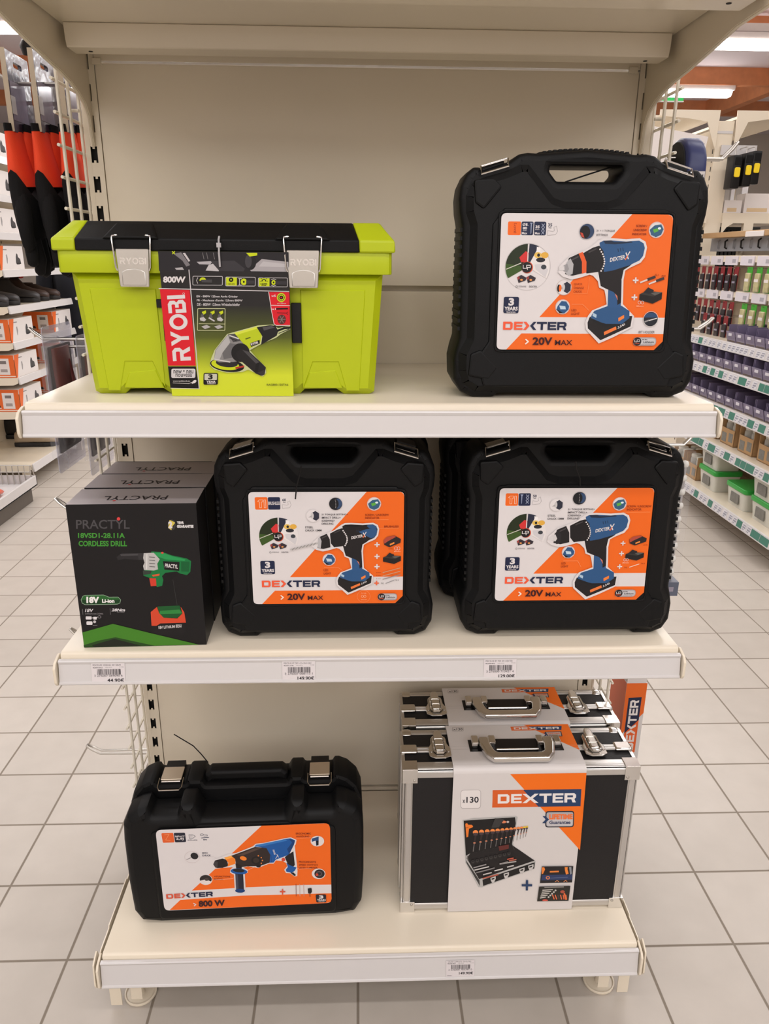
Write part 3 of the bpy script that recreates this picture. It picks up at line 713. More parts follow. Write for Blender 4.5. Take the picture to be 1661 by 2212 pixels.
        A.lines(['STEEL', 'CHUCK 13MM'], 358 if br else 318, cy_, 464 if br else 424, 21, 13, T, 0.01)
        badge(A, 806 if br else 780, 80 if br else 106, 42, 'screen')
        A.lines(['SCREW / UNSCREW', 'INDICATOR'], 748 if br else 830, 148 if br else 116, 902 if br else 990, 21, 14, D, 0.01); A.line([(750, 188), (900, 188)] if br else [(800, 162), (985, 162)], 1.5, (248, 170, 110))
        if br: A.text('BRUSHLESS', 872, 228, 966, 241, D, 0.015); A.line([(820, 262), (846, 246), (966, 246)], 1.5, (248, 180, 120))
        lx = 516 if br else 480
        badge(A, lx - 6 if br else 470, 462 if br else 436, 40, 'led'); A.lines(['LED', 'LIGHT'], lx - 42 if br else 428, 530 if br else 508, lx + 6 if br else 476, 24 if br else 21, 14, D, 0.01)
        A.line([(lx - 40, 520 if br else 498), (lx + 56, 520 if br else 498), (lx + 80, 540)], 1.5, (248, 180, 130))
        if br:
            for y in (360, 442, 514): A.plus(826, y, 17, 9, WHITE)
            A.plus(824, 632, 16, 8, (232, 100, 56))
            battery(A, 868, 296, 982, 378); A.text('2.0 Ah', 902, 384, 930, 393, D); A.ring(950, 386, 10, 13, 2, WHITE); A.ring(968, 386, 10, 13, 2, WHITE); A.text('60min', 938, 403, 980, 411, (250, 200, 170))
            charger(A, 866, 416, 984, 496)
            for i in range(3): A.line([(866, 556 + i * 24), (980, 524 + i * 24)], 6, (200, 150, 116) if i < 2 else (150, 140, 140)); A.text('%d mm' % (4 + i), 822, 552 + i * 22, 852, 559 + i * 22, D)
            A.text('PH2', 854, 628, 872, 638, T); A.line([(886, 634), (942, 610)], 5, (150, 146, 148)); A.text('SL5', 950, 606, 972, 616, T)
            A.ring(738, 726, 44, 44, 1.5, (244, 160, 110)); A.text('2.0 Ah', 722, 700, 754, 708, (250, 190, 150)); A.ring(730, 726, 8, 10, 2, (250, 200, 160)); A.ring(746, 726, 8, 10, 2, (250, 200, 160)); A.text('60min', 720, 746, 758, 753, (250, 190, 150))
            volts(A, 186, 702, 468, 750); pill(A, 832, 706, 962, 756)
            P = lambda x, y: (569 + x * .546 - y * .01, 217 + y * .572)
        else:
            for x, y in ((826, 376), (822, 448), (818, 540)): A.plus(x, y, 16, 8, WHITE)
            battery(A, 866, 322, 980, 392); A.text('2.5 Ah', 962, 384, 990, 393, D); charger(A, 850, 420, 972, 498)
            A.ring(848, 492, 9, 10, 2, WHITE); A.ring(864, 492, 9, 10, 2, WHITE); A.text('80min', 834, 508, 876, 517, (250, 200, 170))
            A.text('PH2', 850, 542, 868, 551, D); A.line([(884, 544), (946, 522)], 5, (236, 210, 190)); A.text('SL5', 960, 514, 984, 523, D)
            volts(A, 158, 702, 444, 750); pill(A, 802, 704, 942, 756)
            P = lambda x, y: (528 + x * .667 - y * .008, 177 + y * .685)
    drill(A, P, style)
    return A.build('label_sticker', parent, loc, (k, 0, 0))

# ------------------------------------------------------------------ moulded drill cases
def drill_case(label, loc, sx, sz, lean, style, lw, lh, lx, lz, latches=True, tie=None, rz=0.0, group=None):
    t = thing('drill_case', label, 'tool case', loc, rz, group)
    DPT = 0.118
    def fin(mb):
        out = []
        for v in mb.v:
            x, y, z = v[0] * sx, v[1], v[2] * sz
            y += lean * z * max(0.0, (DPT - y) / DPT)
            out.append((x, y, z))
        mb.v = out; return mb
    body = mirror([(0, .006), (.115, .006), (.121, 0), (.152, 0), (.172, .008), (.1825, .026), (.184, .055), (.1805, .072), (.1765, .086), (.1765, .245), (.180, .262), (.1815, .280), (.1795, .297), (.172, .313), (.162, .3225), (.152, .3225), (.149, .3185), (.110, .331), (.098, .340), (.085, .3425), (.070, .3415), (.0, .347)])
    hole = rounded([(-.052, .3265), (.052, .3265), (.053, .318), (.042, .305), (-.042, .305), (-.053, .318)], .006, 3)
    q = MB()
    q.slab(rounded(body, .006, 2), [hole], .013, DPT, .010, 3, BLACKP)
    fin(q).build('case_body', t, smooth=35)
    # front shell with the V-shaped recess round the handle
    q = MB()
    fr = mirror([(0, .010), (.110, .010), (.150, .008), (.170, .020), (.1765, .040), (.1765, .066), (.166, .088), (.166, .244), (.172, .262), (.173, .284), (.166, .300), (.150, .309), (.118, .318), (.096, .327), (.083, .327), (.045, .2835), (.030, .279), (0, .279)])
    q.slab(rounded(fr, .005, 2), [], .003, .05, .011, 1, BLACKP)
    q.slab(rounded([(-.140, .018), (.140, .018), (.150, .06), (.134, .084), (.134, .246), (.118, .268), (-.118, .268), (-.134, .246), (-.134, .084), (-.150, .06)], .006, 3), [], .0, .03, .003, 2, BLACKP)
    for m in (-1, 1):
        for pz in ([(.162, .305), (.134, .307), (.122, .296), (.147, .266), (.160, .275)], [(.118, .046), (.145, .072), (.160, .066), (.163, .034), (.132, .028)]):
            q.slab(rounded([(m * a, b) for a, b in pz], .004, 2), [], -.0005, .02, .003, 2, BLACKP)
        for i in range(13):
            z = .098 + i * .0115; q.box(min(m * .166, m * .1785), max(m * .166, m * .1785), .018, .10, z, z + .0055, BLACKP)
    fin(q).build('front_shell', t, smooth=30)
    q = MB()                                      # ribbed carrying handle
    grip = [(-.075, .331), (-.052, .329), (.052, .329), (.075, .331), (.068, .345), (.03, .3495), (-.03, .3495), (-.068, .345)]
    q.slab(rounded(grip, .005, 2), [], .034, .088, .009, 3, BLACKP)
    for i in range(17):
        x = -.06 + i * .0075; zz = .3485 - (x / .06) ** 2 * .004; q.box(x, x + .0042, .038, .084, zz - .006, zz + .0022, BLACKP)
    fin(q).build('handle', t, smooth=35)
    if latches:
        for m in (-1, 1):
            q = MB()
            a = Vector((m * .1515, .018, .3235)); b = Vector((m * .1135, .018, .3345))
            dn = Vector((0, 0, -.007))
            q.tube([a + dn, a, b, b + dn], .0013, CHROME, 6); 
            a2 = a + Vector((0, -.012, -.011)); b2 = b + Vector((0, -.012, -.011))
            q.tube([a, a2, b2, b], .0015, CHROME, 6)
            ax = (b - a).normalized(); up = Vector((0, 0, 1)); M = Matrix((ax, Vector((0, 1, 0)), ax.cross(Vector((0, 1, 0))))).transposed().to_4x4(); M.translation = (a + b) / 2 + Vector((0, 0, -.004))
            q.box(-.016, .016, .010, .05, -.006, .003, BLACKS, M); q.box(-.0155, .0155, -.001, .03, .003, .0045, CHROME, M)
            fin(q).build('latch', t, smooth=30)
    q = MB()                                     # moulded rim round the label
    q.slab(rounded(rect2(-lw / 2 - .004, -lh / 2 - .004, lw / 2 + .004, lh / 2 + .004), .009, 4), [rounded(rect2(-lw / 2 - .001, -lh / 2 - .001, lw / 2 + .001, lh / 2 + .001), .008, 4)], -.001, .004, .0008, 1, BLACKP)
    o = q.build('label_rim', t, (lx, lean * lz - .0005, lz), smooth=30); o.rotation_euler = (-math.atan(lean), 0, 0)
    stars_label(t, lw, lh, (lx, lean * lz - .0012, lz), -math.atan(lean), style)
    if tie:
        q = MB(); q.tube(tie, .0011, BLACKS, 5); q.build('zip_tie', t)
    return t
drill_case('black drill case on the upper shelf showing a torque drill label', (.3025, -.4035, 1.1808), 1.0, 1.0, .095, 'easy', .2475, .1895, .0015, .167, tie=[(-.028, .05, .305), (.0, .05, .314), (.045, .06, .328)])
drill_case('black drill case in the middle shelf centre with a brushless drill label', (-.0765, -.4065, .7798), .955, .985, .02, 'brushless', .2415, .1885, .003, .162, tie=[(-.034, -.004, .300), (-.037, -.008, .286), (-.042, -.0055, .268), (-.0445, -.005, .2475)])
drill_case('black drill case at the right end of the middle shelf with impact drill label', (.3225, -.4065, .7798), .97, .985, .055, 'impact', .2465, .1895, -.001, .164, tie=[(-.012, -.002, .306), (-.008, .006, .292), (.001, .012, .275), (.003, .013, .262)])
drill_case('black drill case standing behind the brushless drill case', (-.070, -.262, .7798), .935, .985, .02, 'brushless', .2415, .1885, .003, .162, latches=False)
drill_case('black drill case standing behind the right end drill case', (.300, -.262, .7798), .96, .985, .03, 'impact', .2465, .1895, -.001, .164, latches=False)
# ------------------------------------------------------------------ lime tool box with printed sleeve
LIME = mat('lime_plastic', (180, 194, 16), 0.4, var=0.03, bump=0.08, bscale=700, spec=0.4)
LIMEINK = (196, 210, 30); RED = (214, 30, 44)
RY = {'R': [((0, 0), (64, 0), (84, 16), (84, 44), (66, 60), (90, 100), (62, 100), (42, 62), (24, 62), (24, 100), (0, 100), (0, 42), (58, 42), (60, 38), (60, 24), (56, 20), (0, 20))],
      'Y': [((0, 0), (28, 0), (48, 36), (68, 0), (96, 0), (60, 58), (60, 100), (36, 100), (36, 58))],
      'O': None,
      'B': [((0, 0), (60, 0), (80, 12), (80, 38), (68, 49), (84, 62), (84, 86), (62, 100), (0, 100), (0, 40), (24, 40), (24, 80), (56, 80), (60, 76), (60, 64), (56, 60), (34, 60), (34, 40), (52, 40), (56, 36), (56, 24), (52, 20), (0, 20))],
      'I': [((0, 0), (24, 0), (24, 100), (0, 100))]}
def ryobi(A, o, ex, ey, c):
    A.sub(o, (ex[0] / 424, ex[1] / 424), (ey[0] / 100, ey[1] / 100)); x = 0
    for ch, wd in (('R', 90), ('Y', 96), ('O', 102), ('B', 84), ('I', 24)):
        if ch == 'O': A.ring(x + 51, 50, 51, 51, 22, c)
        else:
            for L in RY[ch]: A.poly([(a + x, b) for a, b in L], c)
        x += wd + 7
    A.sub(None, None, None)
def sleeve_material():
    m = bpy.data.materials.new('sleeve_print_fade'); m.use_nodes = True; nt = m.node_tree; n = nt.nodes; l = nt.links; b = n['Principled BSDF']
    tc = n.new('ShaderNodeTexCoord'); sp = n.new('ShaderNodeSeparateXYZ'); l.new(tc.outputs['Object'], sp.inputs[0])
    mr = n.new('ShaderNodeMapRange'); l.new(sp.outputs['Z'], mr.inputs[0]); mr.inputs[1].default_value = 0.03; mr.inputs[2].default_value = -0.072
    cr = n.new('ShaderNodeValToRGB'); l.new(mr.outputs[0], cr.inputs[0]); e = cr.color_ramp.elements
    e[0].color = rgb(24, 23, 26); e[1].color = rgb(206, 218, 40); x = e.new(0.45); x.color = rgb(78, 86, 22); y = e.new(0.72); y.color = rgb(148, 162, 28)
    l.new(cr.outputs[0], b.inputs['Base Color']); b.inputs['Roughness'].default_value = 0.28
    return m
box = thing('tool_box', 'lime green tool box with black lid and angle grinder sleeve', 'tool box', (-.2118, -.366, 1.1806))
q = MB()
def arch(x0, x1): return [(x0, .0), (x0 + .008, .0075), (x1 - .012, .0085), (x1, .0)]
ol = [(-.2125, .004), (-.205, 0)] + arch(-.168, -.098) + arch(.098, .166) + [(.205, 0), (.2125, .004), (.2245, .178), (-.2245, .178)]
def draft(mb):
    mb.v = [(x, y - .010 * z / .178 if y < .1 else y + .01 * z / .178, z) for x, y, z in mb.v]; return mb
q.slab(ol, [], 0, .225, .010, 1, LIME)
q.slab([(-.190, .006), (-.172, .006), (-.16, .05), (-.12, .05), (-.104, .01), (-.104, .155), (-.199, .155)], [], -.0012, .02, .0012, 1, LIME)
q.slab([(.104, .155), (.104, .01), (.12, .05), (.158, .05), (.17, .006), (.190, .006), (.199, .155)], [], -.0012, .02, .0012, 1, LIME)
for x0, x1 in ((-.162, -.110), (.108, .160)): q.slab([(x0 - .004, .010), (x0 + .006, .034), (x1 - .006, .038), (x1 + .004, .010)], [], -.0012, .02, .0012, 1, LIME)
draft(q).build('box_body', box, smooth=30)
for x0, x1, z0, z1 in ((-.1045, -.088, .1285, .1405), (-.097, -.083, .081, .1165), (.0905, .1045, .079, .1365)):
    q = MB(); q.box(x0, x1, -.0125, .004, z0, z1, BLACKS); q.build('inlay', box, bevel=.0008)
q = MB()
q.slab(rounded(rect2(-.2372, -.019, .2372, .238), .010, 3), [], .1765, .2075, .0015, 2, LIME, axis='z')
lid = q.build('lid', box, smooth=30)
q = MB()
def lidprof(x0, x1, m, g=0.0, cl=0.0, cr=0.0):
    P = [(-.0235 - g, .2065), (-.0235 - g, .2225), (.012, .2475 + g), (.20, .2475 + g), (.2425 + g, .2225), (.2425 + g, .2065)]
    def ring(x, c):
        return [Vector((x + c * max(0.0, (z - .2225) / .025), y, z)) for y, z in P]
    q.loft([ring(x0, cl), ring(x1, cr)], m)
lidprof(-.2415, -.2085, LIME, 0, .022, .010); q.build('lid_corner', lid, bevel=.0025)
q = MB(); lidprof(.1905, .2415, LIME, 0, -.010, -.022); q.build('lid_corner', lid, bevel=.0025)
q = MB(); lidprof(-.2085, .1905, BLACKP, -.0006, .010, -.010)
for cx in (-.130, .110):
    q.loft([[Vector((cx + a, y, z)) for a, y, z in ((-.040, -.0233, .2215), (.040, -.0233, .2215), (.028, .006, .2418), (-.028, .006, .2418))],
            [Vector((cx + a, y - .004, z + .003)) for a, y, z in ((-.036, -.0233, .2215), (.036, -.0233, .2215), (.024, .006, .2418), (-.024, .006, .2418))]], BLACKP)
q.build('lid_panel', lid, bevel=.0018)
for cx, nm in ((-.1285, 'l'), (.1105, 'r')):
    q = MB(); T = Matrix.Translation((cx, -.0262, .184)) @ Matrix.Rotation(R(-3), 4, 'X')
    q.slab(rounded([(-.0205, -.026), (.0205, -.026), (.0235, .0255), (-.0235, .0255)], .002, 2), [], -.0012, .0012, .0008, 1, ZINC, M=T)
    ar = [(-.0165, -.024), (-.0165, -.006), (-.010, -.0025), (0, -.0012), (.010, -.0025), (.0165, -.006), (.0165, -.024)]
    q.slab(ar, [], -.0022, .0, .001, 2, ZINC, M=T)
    lt = q.build('latch', box, smooth=30)
    A = Art([(0, 0), (100, 0), (100, 100), (0, 100)], .047, .0515)
    ryobi(A, (12, 24), (78, 0), (0, 17), mat('bright_emboss', (226, 223, 220), 0.2, metal=1.0))
    e = A.build('embossed_name', lt, (cx, -.0276, .184), (R(-3), 0, 0))
    q = MB(); w_ = .0265
    q.tube([T @ Vector(p) for p in ((-w_ + .006, 0, .043), (-w_, -.001, .042), (-w_, -.002, .038), (-w_ + .0025, -.002, .0), (-w_ + .0045, -.001, -.004))], .0015, CHROME, 6)
    q.tube([T @ Vector(p) for p in ((w_ - .006, 0, .043), (w_, -.001, .042), (w_, -.002, .038), (w_ - .0025, -.002, .0), (w_ - .0045, -.001, -.004))], .0015, CHROME, 6)
    q.tube([T @ Vector(p) for p in ((-w_ + .006, 0, .043), (-w_ + .008, .012, .043), (w_ - .008, .012, .043), (w_ - .006, 0, .043))], .0015, CHROME, 6)
    q.build('wire_loop', lt)
q = MB(); q.tube([(-.0065, -.030, .186), (-.0065, -.0315, .205), (-.0065, -.028, .2225), (-.0065, -.022, .2265)], .0014, mat('clear_tie_plastic', (206, 202, 204), .3, trans=.3), 6)
q.box(-.0095, -.0035, -.0315, -.026, .212, .218, MATS['clear_tie_plastic']); q.build('cable_tie', box)

SLV = sleeve_material()
A = Art([(38, 198), (896, 198), (938, 1155), (148, 1152)], .1822, .2065)
A.poly([(38, 198), (896, 198), (938, 1155), (148, 1152)], SLV)
# black and white picture strip
A.poly([(40, 205), (896, 203), (900, 330), (48, 330)], (40, 38, 42))
A.poly([(140, 215), (190, 205), (250, 290), (225, 300), (200, 262)], (120, 116, 120)); A.poly([(200, 210), (215, 208), (250, 262), (240, 268)], (196, 190, 192))
A.poly([(150, 310), (200, 305), (210, 322), (160, 322)], (176, 172, 174)); A.poly([(292, 268), (400, 262), (380, 286), (310, 284)], (176, 172, 176)); A.poly([(370, 290), (440, 264), (438, 330), (352, 326)], (192, 188, 190))
A.poly([(384, 262), (540, 258), (610, 312), (600, 330), (442, 328)], (58, 56, 60)); A.poly([(640, 316), (720, 246), (896, 264), (898, 330), (650, 328)], (168, 163, 166)); A.poly([(730, 262), (896, 280), (898, 300), (700, 296)], (186, 182, 184))
A.ell(646, 268, 38, 52, (34, 33, 36)); A.ell(632, 262, 22, 44, (66, 64, 68)); A.poly([(616, 205), (690, 204), (690, 222), (640, 230)], LIMEINK)
for x in (330, 356, 400, 430): A.line([(x, 206), (x + 10, 250)], 3, (130, 126, 128))
A.line([(132, 200), (148, 216)], 6, LIMEINK); A.line([(148, 200), (134, 216)], 6, LIMEINK)
# frame lines and red name block
A.text('800W', 76, 366, 222, 408, WHITE, 0.05)
A.poly([(56, 452), (250, 456), (298, 955), (118, 955)], RED)
A.poly([(118, 960), (298, 960), (322, 1104), (136, 1102)], BLK)
A.line([(50, 447), (902, 462)], 6, (206, 200, 202)); A.line([(243, 322), (258, 470), (300, 880), (322, 1106)], 6, (206, 200, 202)); A.line([(138, 1102), (322, 1106)], 4, (206, 200, 202))
ryobi(A, (150, 926), (-47, -432), (116, -6), WHITE)
A.ring(211, 480, 7, 7, 2, WHITE)
A.rrect(140, 975, 296, 1036, 12, (206, 202, 204)); A.text('new • neu', 154, 984, 282, 1006, BLK, .01); A.text('nouveau', 168, 1008, 274, 1028, BLK, .01)
A.text('www.ryobitools.eu', 152, 1051, 262, 1062, WHITE, .02); A.line([(152, 1068), (255, 1072), (275, 1064)], 3, WHITE); A.ell(290, 1060, 15, 9, WHITE, rot=-35); A.line([(276, 1070), (290, 1060)], 8, WHITE)
# three spec frames
for x0, y0, x1, y1, tl in ((268, 362, 465, 424, 0), (483, 366, 681, 429, 1), (698, 370, 893, 433, 2)):
    A.frame(x0, y0, x1, y1, 9, 3.5, (200, 196, 198))
    if tl: A.poly([(x0 + 4, y0 + 5), (x0 + 75, y0 + 5), (x0 + 75, y1 - 5), (x0 + 6, y1 - 5)], LIMEINK)
A.ell(335, 393, 22, 22, LIMEINK, 180, 360); A.poly([(322, 388), (396, 384), (396, 406), (330, 404)], (70, 68, 70)); A.line([(302, 372), (294, 392), (302, 412)], 3, WHITE)
A.ell(520, 386, 15, 15, BLK); A.ell(520, 386, 5, 5, LIMEINK); A.text('125 mm', 500, 408, 544, 418, BLK, .02); A.ell(604, 399, 20, 22, LIMEINK); A.ell(604, 399, 6, 7, BLK); A.poly([(620, 388), (672, 390), (672, 412), (620, 412)], (58, 56, 60)); A.line([(576, 378), (576, 420)], 3, WHITE); A.line([(570, 378), (590, 378)], 3, WHITE); A.line([(570, 420), (590, 420)], 3, WHITE)
A.ell(736, 396, 16, 16, BLK, 180, 360); A.ell(736, 396, 10, 10, LIMEINK, 180, 360)
for k in range(5): A.line([(736 + 20 * math.cos(R(180 + k * 45)), 394 + 20 * math.sin(R(180 + k * 45))), (736 + 26 * math.cos(R(180 + k * 45)), 394 + 26 * math.sin(R(180 + k * 45)))], 3, BLK)
A.text('12000', 714, 406, 758, 417, BLK, .02); A.text('RPM', 722, 419, 750, 426, BLK, .02); A.ell(800, 402, 14, 16, LIMEINK); A.ell(800, 402, 5, 6, BLK); A.poly([(812, 392), (884, 392), (884, 416), (812, 416)], (54, 52, 56)); A.line([(784, 384), (800, 378), (816, 384)], 3, WHITE); A.line([(784, 420), (800, 427), (816, 420)], 3, WHITE)
for i, (t, x1) in enumerate((('EN - 800W 125mm Angle Grinder', 566), ('FR - Meuleuse d\'angle 125mm 800W', 597), ('DE - 800W 125mm Winkelschleifer', 581))):
    A.text(t, 296 + i * 2, 490 + i * 26, x1, 508 + i * 26, (206, 201, 203), .02)
# uses box
A.frame(303, 576, 486, 724, 8, 4, (206, 208, 160)); A.line([(314, 678), (486, 680)], 3, (206, 208, 160))
for i in range(3):
    x = 318 + i * 56; A.poly([(x + 14, 600), (x + 40, 590), (x + 42, 608), (x + 20, 622)], LIMEINK); A.poly([(x + 8, 620), (x + 22, 606), (x + 30, 640), (x + 6, 646)], (90, 88, 90))
    if i == 1: A.line([(x + 6, 640), (x + 40, 660)], 9, (196, 192, 194))
    else: A.poly([(x + 2, 640), (x + 26, 634), (x + 44, 652), (x + 30, 664), (x + 4, 656)], (190, 186, 188))
for x in (330, 414): A.poly([(x, 696), (x + 36, 686), (x + 62, 700), (x + 24, 714)], (176, 172, 172))
# accessories
A.poly([(768, 466), (905, 466), (911, 686), (820, 686), (806, 678), (790, 600)], RED); A.line([(768, 466), (790, 600), (806, 678), (820, 688), (911, 688)], 4, (226, 210, 210)); A.line([(784, 554), (908, 556)], 4, (226, 210, 210))
A.text('x5', 786, 484, 816, 498, WHITE, .02); A.text('x1', 790, 572, 816, 586, WHITE, .02)
A.ell(852, 502, 29, 30, LIMEINK); A.ring(852, 502, 22, 22, 4, BLK); A.ell(852, 502, 13, 13, BLK); A.ell(852, 502, 5, 5, RED); A.text('ø=125mm', 826, 537, 884, 546, WHITE)
A.line([(822, 578), (894, 576)], 10, BLK); A.line([(826, 604), (886, 606)], 5, (120, 24, 30)); A.line([(886, 606), (896, 598)], 4, (120, 24, 30)); A.line([(886, 606), (896, 616)], 4, (120, 24, 30))
A.ell(856, 648, 28, 32, (92, 46, 46)); A.ell(856, 648, 8, 9, (50, 40, 40))
for k in range(6): A.line([(856, 648), (856 + 24 * math.cos(k * 1.05), 648 + 27 * math.sin(k * 1.05))], 4, (128, 120, 116))
# the grinder
GO = [(388, 950), (398, 905), (420, 850), (500, 745), (560, 728), (700, 688), (800, 682), (832, 706), (910, 690), (914, 712), (850, 746), (820, 770), (720, 812), (650, 852), (700, 910), (752, 960), (758, 1000), (735, 1026), (640, 980), (600, 996), (500, 1000), (420, 980)]
A.poly(GO, (196, 202, 150)); 
A.ell(502, 952, 112, 42, BLK, rot=8); A.ell(490, 948, 92, 34, LIMEINK, rot=8); A.ell(500, 938, 72, 26, (40, 39, 40), rot=6); A.line([(560, 970), (610, 958)], 12, (176, 52, 40))
A.poly([(414, 914), (425, 850), (470, 790), (505, 748), (560, 742), (606, 800), (640, 850), (600, 920), (540, 930), (450, 932)], (134, 132, 132)); A.poly([(430, 850), (505, 752), (520, 800), (470, 870), (450, 920), (416, 910)], (176, 174, 174)); A.poly([(505, 748), (560, 742), (590, 790), (540, 800)], (74, 72, 74)); A.poly([(470, 870), (520, 806), (560, 812), (540, 900), (480, 912)], (104, 102, 104)); A.line([(516, 756), (574, 776)], 8, (206, 204, 202)); A.line([(512, 770), (560, 790)], 5, (40, 38, 40)); A.line([(420, 912), (520, 930)], 8, (200, 198, 196))
A.poly([(545, 738), (700, 694), (730, 740), (716, 800), (640, 846), (590, 790)], (184, 200, 34)); A.poly([(545, 738), (700, 694), (706, 706), (560, 752)], (212, 222, 70)); A.line([(622, 778), (650, 768)], 8, (90, 98, 20))
A.poly([(650, 806), (712, 784), (714, 808), (656, 830)], BLK); A.text('RYOBI', 658, 806, 706, 822, WHITE, .04, 0, -18)
A.poly([(692, 700), (780, 686), (815, 690), (834, 724), (824, 756), (722, 816), (730, 760)], (32, 31, 33)); A.poly([(730, 700), (790, 690), (812, 702), (740, 722)], (78, 76, 78)); A.line([(832, 722), (872, 706), (912, 702)], 14, BLK); A.line([(838, 740), (905, 712)], 5, (50, 48, 50))
A.ell(588, 868, 60, 62, (28, 27, 29)); A.poly([(560, 870), (590, 842), (640, 856), (720, 930), (755, 965), (748, 1010), (725, 1020), (690, 1006), (600, 930), (566, 900)], (34, 32, 34)); A.poly([(600, 850), (640, 862), (716, 936), (700, 950)], (72, 70, 72)); A.poly([(690, 940), (716, 930), (700, 1000), (682, 996)], (22, 21, 23)); A.poly([(700, 1000), (750, 980), (748, 1012), (730, 1020)], (52, 50, 52))
A.rrect(350, 1002, 443, 1078, 10, BLK); A.rrect(356, 1008, 437, 1048, 6, (196, 194, 180)); A.text('3', 380, 1010, 410, 1044, BLK, .05); A.text('YEAR', 368, 1052, 430, 1066, WHITE, .04); A.text('WARRANTY', 374, 1069, 430, 1075, WHITE, .02)
A.text('RAG800-125TA6', 762, 1073, 903, 1086, (40, 40, 30), .01)
A.build('printed_sleeve', box, (-.0008, -.0215, .1035), (R(4.0), 0, 0))

